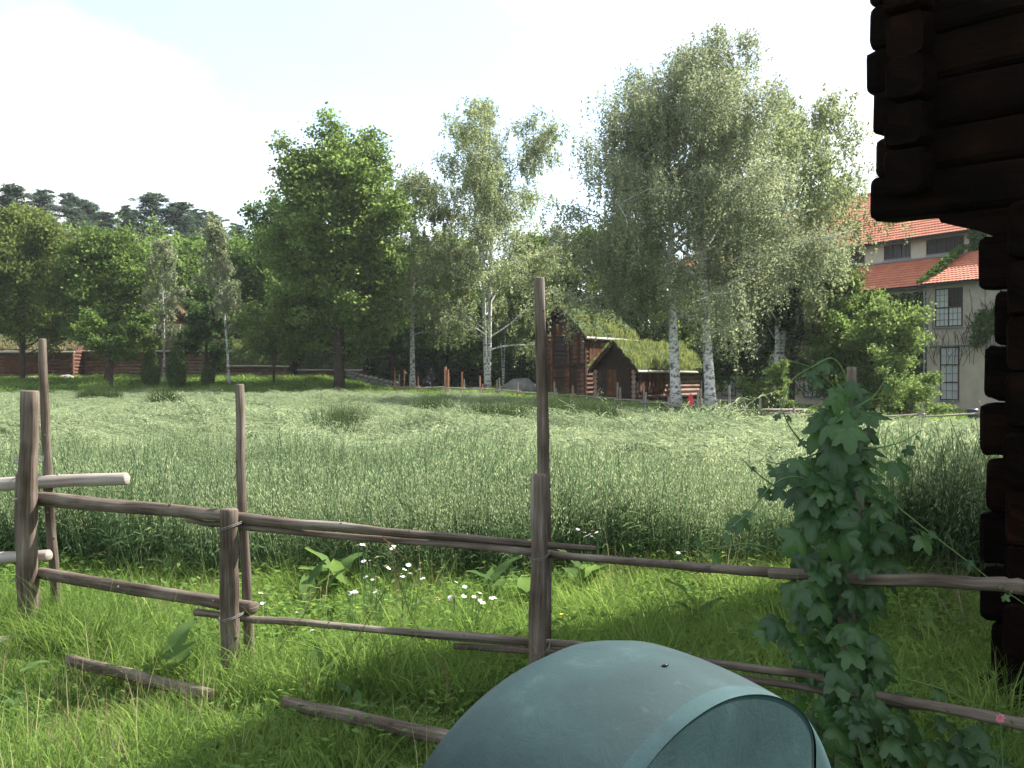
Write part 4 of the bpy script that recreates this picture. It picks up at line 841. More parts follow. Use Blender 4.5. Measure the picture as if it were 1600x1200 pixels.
# ---------------------------------------------------------------- museum
def build_museum():
    root = empty('museum_building', (0, 0, 0), 'rendered museum building with red pantile roofs and ivy, beyond the field', 'building')
    a = Vector((-.5, .866, 0)); inn = Vector((.866, .5, 0))
    A0 = Vector((23.45, 58, 0)); Q = A0 + inn * 1.3
    REND = m_noise('grey_beige_render', [(.33, .285, .22), (.50, .44, .35), (.60, .54, .45)], 1.6, 9, .95, .35, .03)
    VINE = m_noise('render_with_bare_creeper', [(.19, .16, .13), (.42, .37, .305), (.56, .50, .43)], 3.5, 10, .95, .8, .04)
    FR = m_plain('dark_red_window_frame', (.06, .025, .02)); CUR = m_noise('pane_before_white_curtain', [(.38, .42, .43), (.58, .61, .61)], 2, 3, .12, 0, stretch=(1, 1, .3), spec=.6); DK = m_plain('dark_pane_glass', (.03, .035, .035), .1)
    TILE = m_noise('red_pantile', [(.24, .078, .042), (.44, .15, .08), (.55, .24, .15)], 1.4, 8, .75, .1)
    LEAD = m_plain('grey_sheet_metal', (.25, .27, .29), .4); GUT = m_plain('dark_gutter', (.03, .03, .032), .4)
    def slab(nm, p, e1, e2, e3, m, parent=root):
        mb = MB(); mb.box(p, e1, e2, e3, m); return mb.build(nm, parent)
    def at(o, t, z, n=0): 
        p = o + a * t + inn * n; p.z = z; return p
    zup = lambda h: Vector((0, 0, h))
    # wing A, from t=0 towards the viewer (negative t), upper storey 6 cm proud of the lower
    slab('wall', at(A0, -9, -1.2, .06), a * 9, inn * 3, zup(4.6), REND); slab('wall', at(A0, -9.05, 3.4, 0), a * 9.05, inn * 3.0, zup(3.5), VINE)
    slab('ledge', at(A0, -9.1, 3.36, -.03), a * 9.13, inn * .2, zup(.06), LEAD)
    # main wing B to the far left
    slab('wall', at(Q, 0, -1.2), a * 27, inn * 6, zup(8.1), REND)
    slab('wall', at(Q, -9, 8.6, 3.1), a * 36, inn * 8, zup(1.9), REND)
    def window(o, t0, t1, z0, z1, cols, rows, mc, mr, dark=(), nn=-.05, fr=.06):
        f = MB(); p = at(o, t0, z0, nn); f.box(p, a * (t1 - t0), inn * .05, zup(fr), FR); f.box(at(o, t0, z1 - fr, nn), a * (t1 - t0), inn * .05, zup(fr), FR)
        f.box(at(o, t0, z0 + fr, nn), a * fr, inn * .05, zup(z1 - z0 - 2 * fr), FR); f.box(at(o, t1 - fr, z0 + fr, nn), a * fr, inn * .05, zup(z1 - z0 - 2 * fr), FR)
        wn = f.build('window', root); cw = (t1 - t0 - fr) / cols; rh = (z1 - z0 - fr) / rows
        for i in range(cols):
            for j in range(rows):
                slab('pane', at(o, t0 + fr / 2 + i * cw + .02, z0 + fr / 2 + j * rh + .02, nn + .035), a * (cw - .04), inn * .01, zup(rh - .04), DK if (i, j) in dark else CUR, wn)
                for q in range(1, mc): slab('muntin', at(o, t0 + fr / 2 + i * cw + q * cw / mc, z0 + fr + j * rh, nn + .015), a * .018, inn * .015, zup(rh - .03), FR, wn)
                for q in range(1, mr): slab('muntin', at(o, t0 + fr / 2 + i * cw + .01, z0 + fr / 2 + j * rh + q * rh / mr, nn + .012), a * (cw - .02), inn * .015, zup(.018), FR, wn)
        for i in range(1, cols): slab('mullion', at(o, t0 + i * cw + .0, z0 + fr + .001, nn - .005), a * fr, inn * .05, zup(z1 - z0 - 2 * fr - .002), FR, wn)
        for j in range(1, rows): slab('transom', at(o, t0 + fr + .001, z0 + j * rh, nn - .002), a * (t1 - t0 - 2 * fr - .002), inn * .04, zup(fr), FR, wn)
        slab('sill', at(o, t0 - .05, z0 - .07, nn - .04), a * (t1 - t0 + .1), inn * .12, zup(.06), LEAD, wn)
        return wn
    window(A0, -2.35, -.62, 4.42, 6.55, 2, 2, 3, 3, dark=((0, 1),)); window(A0, -2.1, -.9, .35, 3.3, 1, 3, 3, 2, nn=.01)
    window(A0, -6.3, -4.6, 4.42, 6.55, 2, 2, 3, 3); window(A0, -6.1, -4.9, .35, 3.3, 1, 3, 3, 2, nn=.01)
    for t in (.8, 5, 9, 13, 17, 21): window(Q, t, t + 1.5, .3, 1.9, 2, 1, 2, 2)
    # clerestory windows
    for t in (.8, 4.6, 8.2, 12, 16): window(Q, t, t + (2.6 if t < 2 else 2.0), 9.15, 10.05, 4 if t < 2 else 3, 1, 2, 2, dark=[(i, 0) for i in range(4)], nn=3.04)
    window(Q, -4.2, -1.4, 9.1, 10.1, 3, 1, 2, 2, nn=3.04); slab('white_band', at(Q, -5, 8.98, 3.0), a * 4.4, inn * .08, zup(.1), EAVE)
    # tiled roofs: corrugated sheets with stepped courses
    def tiles(o, t0, t1, n0, z0, n1, z1, sub_n=4, tw=.24, cl=.34):
        L = t1 - t0; slope = math.hypot(n1 - n0, z1 - z0); nc = int(L / tw) * sub_n; nr = int(slope / cl); V = []; F = []; q = 0
        nrm = Vector(inn * -(z1 - z0) + Vector((0, 0, n1 - n0))).normalized()
        for r_ in range(nr):
            for e in (0, 1):
                s = (r_ + e) / nr; base = at(o, t0, z0 + (z1 - z0) * s, n0 + (n1 - n0) * s)
                for i in range(nc + 1):
                    ph = (i % sub_n) / sub_n; hgt = .045 * (.5 + .5 * math.cos(2 * math.pi * ph)) + (.04 if e == 0 else 0.0)
                    V.append(base + a * (L * i / nc) + nrm * hgt)
            b = r_ * 2 * (nc + 1)
            for i in range(nc):
                F.append((b + i, b + nc + 1 + i, b + nc + 2 + i, b + i + 1))
                if r_: F.append((b - (nc + 1) + i, b + i, b + i + 1, b - (nc + 1) + i + 1))
        o_ = link('roof_tiles', raw('roof_tiles', V, F, [TILE], smooth=False), root); o_['kind'] = 'stuff'
        # deck beneath
        p = at(o, t0, z0 - .1, n0); slab('roof_deck', p, a * L, (inn * (n1 - n0) + zup(z1 - z0)), nrm * .06, GUT)
    tiles(A0, -9.3, .25, -.35, 6.85, 2.75 + 1.3, 9.0); tiles(Q, .18, 27.3, -.3, 6.92, 3.0, 8.9); tiles(Q, -9.4, 27.6, 2.6, 10.25, 9.2, 14.9)
    slab('roof_deck', at(Q, -9.4, 14.7, 9.25), a * 37, inn * 5 - zup(4), zup(.1), TILE); slab('ridge_cap', at(Q, -9.4, 14.85, 9.1), a * 37, inn * .3, zup(.16), TILE)
    slab('fascia', at(Q, -9.4, 10.1, 2.62), a * 37, inn * .06, zup(.16), GUT); slab('gutter', at(Q, .1, 6.78, -.38), a * 27, inn * .12, zup(.1), GUT); slab('gutter', at(A0, -9.3, 6.72, -.43), a * 9.5, inn * .12, zup(.1), GUT)
    slab('flashing', at(Q, -.2, 8.92, 2.86), a * 27.4, inn * .22, zup(.09), LEAD); slab('end_wall', at(A0, -.02, 6.7, .1), a * .02, inn * 3.4, zup(.2), REND)
    # gable cheek of wing A above the lower roof
    mb = MB(); p0 = at(A0, .0, 6.6, 0); p1 = at(A0, 0, 8.95, 4.0); p2 = at(A0, 0, 6.6, 4.0); b = len(mb.V); mb.V += [p0, p1, p2]; mb.face([0, 1, 2], [(0, 0), (1, 1), (1, 0)], REND); mb.build('cheek_wall', root)
    # snow rail and downpipe
    mb = MB(); mb.tube([at(A0, .06, 6.7, -.08), at(A0, .06, -.8, -.08)], .05, LEAD, 8); mb.build('downpipe', root)
    # creeper stems on the wing wall
    st = MB(); rn = random.Random(9)
    for k in range(90):
        t = rn.uniform(-8, -.1); z = rn.uniform(2.2, 3.4); p = at(A0, t, z, -.012); pts = [p]; dr = rn.uniform(-.5, .5)
        for i in range(9):
            dr += rn.uniform(-.4, .4); dr = max(-1.1, min(1.1, dr)); p = p + a * (math.sin(dr) * .3) + zup(math.cos(dr) * rn.uniform(.25, .45))
            if p.z > 6.6: break
            tt = (p - A0).dot(a)
            if -2.45 < tt < -.55 and 4.3 < p.z < 6.6: break
            pts.append(p)
        if len(pts) > 2: st.tube(pts, .013, BARK, 4, cap=False)
    o_ = st.build('creeper_stems', root); o_['kind'] = 'stuff'
    # ivy: dark on wall B, column on the roof edge, clump at the ledge
    cl = []
    def ivy(o, t0, t1, z0, z1, n0, n, th=.1): cl.append(np.array([tuple(at(o, rng.uniform(t0, t1), rng.uniform(z0, z1), n0 - abs(rng.normal(0, th)))) for _ in range(n)]))
    for k in range(14): t = k * .5; ivy(Q, t, t + .8, 1.0 + .6 * math.sin(k * 2), 6.6, -.08, 480)
    ivy(Q, 7, 24, .5, 3.5, -.05, 3000)
    for k in range(16): s = k / 15; ivy(A0, .1 - .25 * (k % 2), .55, 6.9 + 2.2 * s, 7.15 + 2.2 * s, -.1 + 3.6 * s + .1, int(40 + 110 * s), .12)
    for k in range(8): ivy(Q, -.9 + .02 * k, .2, 8.8 + k * .18, 9.1 + k * .18, 2.9, 130, .15)
    for k in range(12): c = (-3.35 - .18 * rn.random() * k, 3.6 + k * .16); ivy(A0, c[0] - .45, c[0] + .45, c[1] - .3, c[1] + .2, -.08, 130, .15)
    C = np.concatenate(cl); o_ = link('ivy', quads_mesh('ivy', leaf_quads(C, .17, .85), LF['ivy'], np.clip(rng.normal(.5, .28, len(C)), 0, 1)), root); o_['kind'] = 'stuff'

# ---------------------------------------------------------------- far fence, tables, bin, people
def build_haze():
    m = bpy.data.materials.new('thin_air_haze'); m.use_nodes = True; nt = m.node_tree; nt.nodes.clear(); o = nt.nodes.new('ShaderNodeOutputMaterial'); v = nt.nodes.new('ShaderNodeVolumePrincipled')
    v.inputs['Color'].default_value = (.93, .96, 1, 1); v.inputs['Density'].default_value = .0002; v.inputs['Anisotropy'].default_value = .2; nt.links.new(v.outputs[0], o.inputs['Volume'])
    mb = MB(); mb.box((-720, -320, -3), (1440, 0, 0), (0, 1240, 0), (0, 0, 36), m); tag(mb.build('haze'), 'thin summer haze softening the far trees', kind='stuff')
FARPOLE = m_wood('silvered_thin_poles', [(.10, .08, .065), (.24, .20, .17), (.40, .36, .31)], 10, 1.2, .4, .85)
def build_far():
    root = empty('rail_fence', (0, 0, 0), 'long thin-pole fence along the far edge of the oat field', 'fence')
    posts = [(617, 66, 580, ORPOST, .09), (624, 65.5, 585, FARPOLE, .07), (632, 65, 578, ORPOST, .07), (640, 63, 585, FARPOLE, .07), (653, 60, 588, ORPOST, .07), (696, 56.5, 573, ORPOST, .16), (700, 56.5, 577, ORPOST, .12), (722, 55.5, 581, ORPOST, .09), (725, 55.3, 592, FARPOLE, .07), (750, 54, 587, ORPOST, .09), (754, 54, 600, FARPOLE, .07), (777, 53, 593, FARPOLE, .09), (780, 53, 590, FARPOLE, .07), (809, 51.5, 597, FARPOLE, .08),
             (866, 50, 596, FARPOLE, .08), (869, 50, 607, FARPOLE, .08), (895, 49, 602, ORPOST, .11), (930, 47.5, 609, FARPOLE, .09), (934, 47.4, 613, FARPOLE, .08), (965, 46, 597, FARPOLE, .1), (969, 45.9, 605, FARPOLE, .1), (1006, 44.5, 601, FARPOLE, .08), (1009, 44.4, 613, FARPOLE, .09), (1048, 43, 607, PALE, .1), (1045, 43, 620, FARPOLE, .12), (1091, 42, 612, FARPOLE, .12), (1095, 42, 607, FARPOLE, .08), (1139, 41.3, 602, FARPOLE, .12), (1188, 41, 622, FARPOLE, .09), (1186, 41, 636, FARPOLE, .12), (1240, 40.3, 633, FARPOLE, .09), (1286, 40, 632, FARPOLE, .1), (1373, 40, 637, FARPOLE, .1), (1441, 40, 629, FARPOLE, .08), (1438, 40, 643, FARPOLE, .15), (1530, 40, 625, FARPOLE, .1), (1533, 40, 633, FARPOLE, .1)]
    rn = random.Random(12)
    for k, (px, d, top, m, wdt) in enumerate(posts):
        x = W(px, d); mb = MB(); lx = rn.uniform(-.06, .06); mb.tube([(x - lx, d, Hf(x, d) - .1), (x - lx * .3, d, (Hf(x, d) + Z(top, d)) / 2), (x, d, Z(top, d))], [wdt / 2, wdt / 2, wdt / 2.3], m, 7, wob=.08, seed=k); mb.build('post', root)
    piv = [p for p in posts if p[0] in (617, 653, 696, 722, 750, 777, 809, 866, 895, 930, 965, 1006, 1048, 1091, 1139, 1188, 1240, 1286, 1373, 1441, 1530)]
    for (p, q) in zip(piv[:-1], piv[1:]):
        for zz in (.12, .52):
            x0, x1 = W(p[0], p[1]), W(q[0], q[1]); a = Vector((x0 - .15, p[1] + .05, Hf(x0, p[1]) + zz - .04)); b = Vector((x1 + .15, q[1] - .03, Hf(x1, q[1]) + zz + .04)); mb = MB(); mb.tube(sub(a, b, 5, .03, int(p[0] + zz * 10)), [.035, .036, .038, .04, .042, .045], FARPOLE, 6, wob=.08, seed=int(p[0])); mb.build('rail', root)
    # picnic tables
    TAB = m_wood('bleached_table_planks', [(.26, .22, .18), (.42, .37, .31), (.52, .47, .40)], 8, 1, .3, .8)
    def picnic(px, d, L, rz, lab, h=.74):
        x = W(px, d); t = empty('picnic_table', (x, d, Hf(x, d)), lab, 'picnic table', 'picnic tables behind the fence', rz)
        for k in range(4):
            mb = MB(); mb.box((-L / 2, -.36 + k * .185, h - .04), (L, 0, 0), (0, .17, 0), (0, 0, .045), TAB); mb.build('table_plank', t)
        for s in (-1, 1):
            mb = MB(); mb.box((-L / 2, s * .68 - .13, h * .57), (L, 0, 0), (0, .26, 0), (0, 0, .045), TAB); mb.build('seat', t)
            for e in (-1, 1):
                mb = MB(); mb.tube([(e * (L / 2 - .3), s * .62, -.02), (e * (L / 2 - .3), s * .22, h - .04)], .05, BROWN, 6); mb.build('leg', t)
        for e in (-1, 1):
            mb = MB(); mb.box((e * (L / 2 - .3) - .03, -.75, h * .57 - .09), (.06, 0, 0), (0, 1.5, 0), (0, 0, .08), BROWN); mb.build('crossbeam', t)
    picnic(1118, 48.5, 2.6, .12, 'bleached plank picnic table directly behind the white birch trunk', .8); picnic(1228, 43.5, 1.9, -.1, 'lower picnic table partly hidden by the hop vine', .62)
    # litter bin by the fence end
    d = 41.4; x = W(1521, d); t = empty('litter_bin', (x, d, Hf(x, d)), 'dark blue litter bin beside the fence end near the sandy path', 'bin'); BL = m_plain('dark_blue_plastic', (.012, .02, .035), .4)
    mb = MB(); mb.tube([(0, 0, 0), (0, 0, .05), (0, 0, .62), (0, 0, .66)], [.19, .2, .23, .22], BL, 16); mb.build('body', t, False); mb = MB(); mb.tube([(0, 0, .665), (0, 0, .70), (0, 0, .74)], [.25, .25, .2], BL, 16); mb.build('lid', t)
    mb = MB(); mb.box((-.11, -.245, .5), (.22, 0, 0), (0, .03, 0), (0, 0, .1), m_plain('blue_label', (.1, .16, .25))); mb.build('band', t)
    # people
    SKIN = m_plain('skin', (.45, .27, .2)); HAIR = m_plain('dark_hair', (.02, .013, .01)); NAVY = m_plain('dark_jacket', (.02, .016, .03), .8); TRO = m_plain('black_trousers', (.015, .015, .02), .8); RED = m_plain('bright_red_coat', (.62, .03, .05), .7)
    def skin_body(name, verts, edges, radii, mat, parent, lv=2, root_i=0):
        me = bpy.data.meshes.new(name); me.from_pydata(verts, edges, []); o = link(name, me, parent); me.materials.append(mat)
        md = o.modifiers.new('skin', 'SKIN'); md.use_smooth_shade = True
        for i, r_ in enumerate(radii): sv = me.skin_vertices[0].data[i]; sv.radius = r_; sv.use_root = (i == root_i)
        s = o.modifiers.new('sub', 'SUBSURF'); s.levels = s.render_levels = lv
        dg = bpy.context.evaluated_depsgraph_get(); m2 = bpy.data.meshes.new_from_object(o.evaluated_get(dg)); o.modifiers.clear(); o.data = m2; return o
    def person(x, y, hgt, rz, lab, top_m, leg_m, pushing, hood=False):
        s = hgt / 1.7; p = empty('person', (x, y, Hf(x, y)), lab, 'person', None, rz); S = lambda *c: tuple(v * s for v in c)
        af = .42 if pushing else .1; ah = 1.02 if pushing else .8
        V = [S(0, 0, .93), S(0, 0, 1.12), S(0, .0, 1.33), S(0, .0, 1.45), S(0, .01, 1.53), S(0, .02, 1.62), S(.17, 0, 1.4), S(-.17, 0, 1.4), S(.2, .12 if pushing else .0, 1.16), S(-.2, .12 if pushing else 0, 1.16), S(.17, af, ah + .02), S(-.17, af, ah + .02), S(.1, 0, .88), S(-.1, 0, .88), S(.11, .12 if pushing else .02, .48), S(-.11, -.03, .48), S(.11, .16 if pushing else 0, .06), S(-.11, -.2 if pushing else 0, .08), S(.11, .3 if pushing else .12, .03), S(-.11, -.08 if pushing else .12, .03)]
        E = [(0, 1), (1, 2), (2, 3), (3, 4), (4, 5), (2, 6), (2, 7), (6, 8), (7, 9), (8, 10), (9, 11), (0, 12), (0, 13), (12, 14), (13, 15), (14, 16), (15, 17), (16, 18), (17, 19)]
        Rr = [(.15, .11), (.135, .1), (.15, .1), (.07, .07), (.055, .055), (.08, .09), (.065, .06), (.065, .06), (.048, .045), (.048, .045), (.035, .03), (.035, .03), (.09, .09), (.09, .09), (.065, .065), (.065, .065), (.042, .042), (.042, .042), (.035, .03), (.035, .03)]
        body = skin_body('body', V, E, [(a * s, b * s) for a, b in Rr], SKIN, p)
        body.data.materials.append(top_m); body.data.materials.append(leg_m)
        for f in body.data.polygons:
            z = f.center.z / s; f.material_index = 0 if z > 1.5 else (1 if z > .9 or (abs(f.center.x) / s > .15 and z > (.98 if pushing else .8)) else 2)
            if abs(f.center.x) / s > .12 and f.center.y / s > .38 and pushing and z > .9: f.material_index = 0
        mb = MB(); 
        if hood:
            mb.tube([S(0, 0, .72), S(0, 0, .95), S(0, 0, 1.25), S(0, 0, 1.45), S(0, -.01, 1.6), S(0, -.02, 1.74)], [.29 * s, .26 * s, .22 * s, .16 * s, .14 * s, .05 * s], top_m, 12, wob=.05); mb.build('hooded_coat', p, True)
        else:
            mb.tube([S(0, -.02, 1.55), S(0, -.015, 1.62), S(0, -.01, 1.70), S(0, 0, 1.735)], [.085 * s, .105 * s, .09 * s, .04 * s], HAIR, 12, wob=.04); mb.build('hair', p, True)
        return p
    d = 69.5; px_ = W(673, d); person(px_, d, 1.66, math.pi + .25, 'person in dark clothes pushing a stroller along the gravel path', NAVY, TRO, True)
    st = empty('stroller', (px_ - .15, d - .75, Hf(px_, d - .75)), 'black stroller with pale lining pushed on the gravel path', 'stroller', None, math.pi + .25)
    BLK = m_plain('black_stroller_fabric', (.012, .012, .015), .7); WHT = m_plain('pale_lining', (.6, .6, .62), .7)
    for k, (x_, y_) in enumerate(((-.25, .3), (.25, .3), (-.27, -.25), (.27, -.25))):
        mb = MB(); r_ = .09 if y_ > 0 else .13; pts = [(x_, y_ + math.cos(a_) * r_, r_ + .02 + math.sin(a_) * r_) for a_ in np.linspace(0, 2 * math.pi, 15)]; mb.tube(pts, .02, BLK, 6, cap=False); wh = mb.build('wheel', st, True)
        mb = MB(); mb.tube([(x_ - .02, y_, r_ + .02), (x_ + .02, y_, r_ + .02)], r_ * .5, WHT, 10); mb.build('rim', wh)
    for x_ in (-.24, .24):
        mb = MB(); mb.tube([(x_, .3, .11), (x_, 0, .45), (x_, -.35, 1.02)], .014, BLK, 6); mb.tube([(x_, -.25, .15), (x_, 0, .45)], .014, BLK, 6); mb.build('frame', st)
    mb = MB(); mb.tube([(-.24, -.35, 1.02), (.24, -.35, 1.02)], .018, BLK, 6); mb.build('handle', st)
    mb = MB(); mb.box((-.2, -.15, .38), (.4, 0, 0), (0, .45, .05), (0, 0, .07), WHT); mb.build('seat', st); mb = MB(); mb.box((-.2, -.2, .42), (.4, 0, 0), (0, -.12, .4), (0, .04, 0), BLK); mb.build('backrest', st)
    V = []; F = []
    for i in range(7):
        a_ = math.pi * .15 + math.pi * .6 * i / 6
        for j in range(7):
            b_ = math.pi * (j / 6); V.append((.23 * math.cos(b_), -.15 + .3 * math.cos(a_) * (.4 + .6 * math.sin(b_)), .6 + .32 * math.sin(a_) * (.35 + .65 * math.sin(b_))))
    for i in range(6):
        for j in range(6): F.append((i * 7 + j, i * 7 + j + 1, (i + 1) * 7 + j + 1, (i + 1) * 7 + j))
    link('hood', raw('hood', V, F, [BLK], smooth=True), st)
    mb = MB(); mb.box((-.17, .2, .2), (.34, 0, 0), (0, .2, -.02), (0, 0, .02), WHT); mb.build('footrest', st)
    d = 44.2; person(W(1079, d), d, .98, math.pi, 'small child in bright red hooded coat standing by the fence between the birches', RED, TRO, False, True)

# ---------------------------------------------------------------- green domed bin, vine, flowers
P_HW1, P_HT1, P_ZT1, P_HWF, P_HTF, P_ZTF, P_BUL = .3224, .2838, 1.1995, .2399, .1546, 1.1875, .0175
def build_bin():
    m, N, L = newmat('sea_green_moulded_plastic'); o = N('ShaderNodeOutputMaterial'); p = N('ShaderNodeBsdfPrincipled'); L(p.outputs[0], o.inputs[0])
    t = N('ShaderNodeTexCoord'); n = N('ShaderNodeTexNoise'); n.inputs['Scale'].default_value = 7; n.inputs['Detail'].default_value = 9; n.inputs['Roughness'].default_value = .65; L(t.outputs['Object'], n.inputs['Vector'])
    mp = N('ShaderNodeMapping'); mp.inputs['Scale'].default_value = (14, 14, 1.6); L(t.outputs['Object'], mp.inputs[0]); n2 = N('ShaderNodeTexNoise'); n2.inputs['Scale'].default_value = 1.2; n2.inputs['Detail'].default_value = 6; L(mp.outputs[0], n2.inputs['Vector'])
    r = ramp(N, [(.009, .027, .028), (.0145, .037, .0385), (.019, .045, .046), (.058, .092, .09)], [.3, .5, .62, .8]); L(n.outputs['Fac'], r.inputs[0])
    r2 = ramp(N, [(0, 0, 0), (0, 0, 0), (.55, .55, .55)], [0, .58, .8]); L(n2.outputs['Fac'], r2.inputs[0]); mx = N('ShaderNodeMix'); mx.data_type = 'RGBA'; L(r2.outputs[0], mx.inputs[0]); L(r.outputs[0], mx.inputs[6]); mx.inputs[7].default_value = (.012, .022, .025, 1)
    L(mx.outputs[2], p.inputs['Base Color']); p.inputs['Roughness'].default_value = .55; rr = N('ShaderNodeMapRange'); rr.inputs[3].default_value = .6; rr.inputs[4].default_value = .85; p.inputs['Specular IOR Level'].default_value = .28; L(n.outputs['Fac'], rr.inputs[0]); L(rr.outputs[0], p.inputs['Roughness'])
    n3 = N('ShaderNodeTexNoise'); n3.inputs['Scale'].default_value = 16; n3.inputs['Detail'].default_value = 12; n3.inputs['Roughness'].default_value = .8; n3.inputs['Distortion'].default_value = 2.5; L(t.outputs['Object'], n3.inputs['Vector'])
    r3 = ramp(N, [(0, 0, 0), (0, 0, 0), (.6, .6, .6)], [0, .6, .8]); L(n3.outputs['Fac'], r3.inputs[0]); mx3 = N('ShaderNodeMix'); mx3.data_type = 'RGBA'; L(r3.outputs[0], mx3.inputs[0]); L(mx.outputs[2], mx3.inputs[6]); mx3.inputs[7].default_value = (.10, .135, .13, 1); L(mx3.outputs[2], p.inputs['Base Color'])
    b = N('ShaderNodeBump'); b.inputs['Strength'].default_value = .3; b.inputs['Distance'].default_value = .004; L(n3.outputs['Fac'], b.inputs['Height']); L(b.outputs[0], p.inputs['Normal'])
    BINM = m
    root = empty('domed_bin', (0, 0, 0), 'sea green plastic litter bin with a big rounded hood and arched flap in the foreground', 'bin')
    th = .746; f = Vector((math.sin(th), -math.cos(th), 0)); s = Vector((math.cos(th), math.sin(th), 0))   # f: towards the flap, s: across
    C = Vector((.1217, 1.4575, 0)); ex = 1.85; nn = 48
    def arch(dist, hw, ht, zt, low=None, n=nn, sh=0.0):
        pts = []
        for i in range(n + 1):
            a = math.pi * i / n; ca, sa = math.cos(a), math.sin(a); x = -math.copysign(abs(ca) ** (2 / ex), ca) * hw; z = zt - ht + abs(sa) ** (2 / ex) * ht; q = C + f * dist + s * (x + sh); q.z = z; pts.append(q)
        if low is not None: pts = [Vector((pts[0].x, pts[0].y, low))] + pts + [Vector((pts[-1].x, pts[-1].y, low))]
        return pts
    rings = []
    for k_, zt, m_ in ((-.150, 1.06, .02), (-.147, 1.08, .3), (-.135, 1.12, .55), (-.112, 1.16, .76), (-.078, 1.192, .89), (-.038, 1.213, .965)): rings.append(arch(k_, .347 * m_, .2475 * m_, zt, .80))
    for i in range(9):
        t = i / 8; rings.append(arch(.1994 * t, .347 + (P_HW1 - .347) * t + P_BUL * t * (1 - t), .2475 + (P_HT1 - .2475) * t, 1.22 + (P_ZT1 - 1.22) * t * t, .80))
    W0 = (P_HW1, P_HT1, P_ZT1)
    V = [q for r_ in rings for q in r_]; k = len(rings[0]); F = []
    for i in range(len(rings) - 1):
        for j in range(k - 1): F.append((i * k + j, (i + 1) * k + j, (i + 1) * k + j + 1, i * k + j + 1))
    link('hood', raw('hood', V, F, [BINM], smooth=True), root); rings = [rings[-1]]
    FW, FH, FZ, FS = .1961, .1017, 1.1957, -.0153
    for q in (.02, .06, .35, .65, .92, .97): rings.append(arch(.1994 + .036 * q + .004 * math.sin(q * 3.1), W0[0] + (FW + .006 - W0[0]) * q, W0[1] + (FH + .006 - W0[1]) * q, W0[2] + (FZ + .003 - W0[2]) * q, .80, sh=FS * q))
    V = [q for r_ in rings for q in r_]; k = len(rings[0]); F = []
    for i in range(len(rings) - 1):
        for j in range(k - 1): F.append((i * k + j, (i + 1) * k + j, (i + 1) * k + j + 1, i * k + j + 1))
    BAND = BINM.copy(); BAND.name = 'brightened_plastic'  # paler copy: light on the bevel put into the colour, shared by the flap
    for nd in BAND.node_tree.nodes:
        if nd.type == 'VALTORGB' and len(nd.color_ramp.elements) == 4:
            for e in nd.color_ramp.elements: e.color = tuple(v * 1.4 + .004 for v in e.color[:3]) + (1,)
    tag(link('hood_rim', raw('hood_rim', V, F, [BAND], smooth=True), root), 'paler band around the arched flap, bevel light painted into its colour')
    fr = arch(.2345, FW + .005, FH + .005, FZ + .0025, .80, sh=FS); fi = arch(.2335, FW, FH, FZ, .80, sh=FS); V = fr + fi; F = [(j, j + 1, k + j + 1, k + j) for j in range(k - 1)]
    link('flap_rim', raw('flap_rim', V, F, [BINM], smooth=False), root)
    zb_ = FZ - FH; lev = [arch(.2335, FW * q, FH * q, zb_ + FH * q, sh=FS) for q in (1, .8, .6, .4, .2, .02)]
    kk = len(lev[0]); V = [p_ for l_ in lev for p_ in l_]; F = []
    for i in range(len(lev) - 1):
        for j in range(kk - 1): F.append((i * kk + j, i * kk + j + 1, (i + 1) * kk + j + 1, (i + 1) * kk + j))
    b0 = len(V); e0, e1 = lev[0][0], lev[0][-1]; V += [Vector((e0.x, e0.y, .80)), Vector((e1.x, e1.y, .80)), e0, e1]; F.append((b0, b0 + 1, b0 + 3, b0 + 2))
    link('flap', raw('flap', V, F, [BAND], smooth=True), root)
    # body below the hood
    mb = MB(); secs = []; V = []; F = []
    for z, g_ in ((.80, 1), (.79, 1.03), (.76, 1.03), (.755, .97), (.4, .93), (.02, .88)):
        for i in range(32):
            a = 2 * math.pi * i / 32; ca, sa = math.cos(a), math.sin(a); q = C + f * (-.03 + math.copysign(abs(ca) ** .7, ca) * .25 * g_) + s * (math.copysign(abs(sa) ** .7, sa) * .33 * g_); q.z = z; V.append(q)
    for i in range(5):
        for j in range(32): F.append((i * 32 + j, (i + 1) * 32 + j, (i + 1) * 32 + (j + 1) % 32, i * 32 + (j + 1) % 32))
    F.append(tuple(range(32))); link('body', raw('body', V, F, [BINM], smooth=False), root)
    # rivet / fly on the crown
    c = Vector(((1039 - 800) / 1600 * 1.37, 1.37, 0)); c.z = Z(1041, 1.37)
    mb = MB(); mb.tube([c + Vector((-.004, 0, 0)), c, c + Vector((.005, .001, .001))], [.0012, .0024, .0012], m_plain('black_chitin', (.01, .01, .01), .3), 8)
    for w_ in (-1, 1):
        for i in range(3): mb.tube([c + Vector((.002 * (i - 1), 0, 0)), c + Vector((.003 * (i - 1) , .003 * w_, -.002))], .0003, MATS['black_chitin'], 4)
    tag(mb.build('fly', None, True), 'tiny black fly sitting on the green bin hood', 'fly')

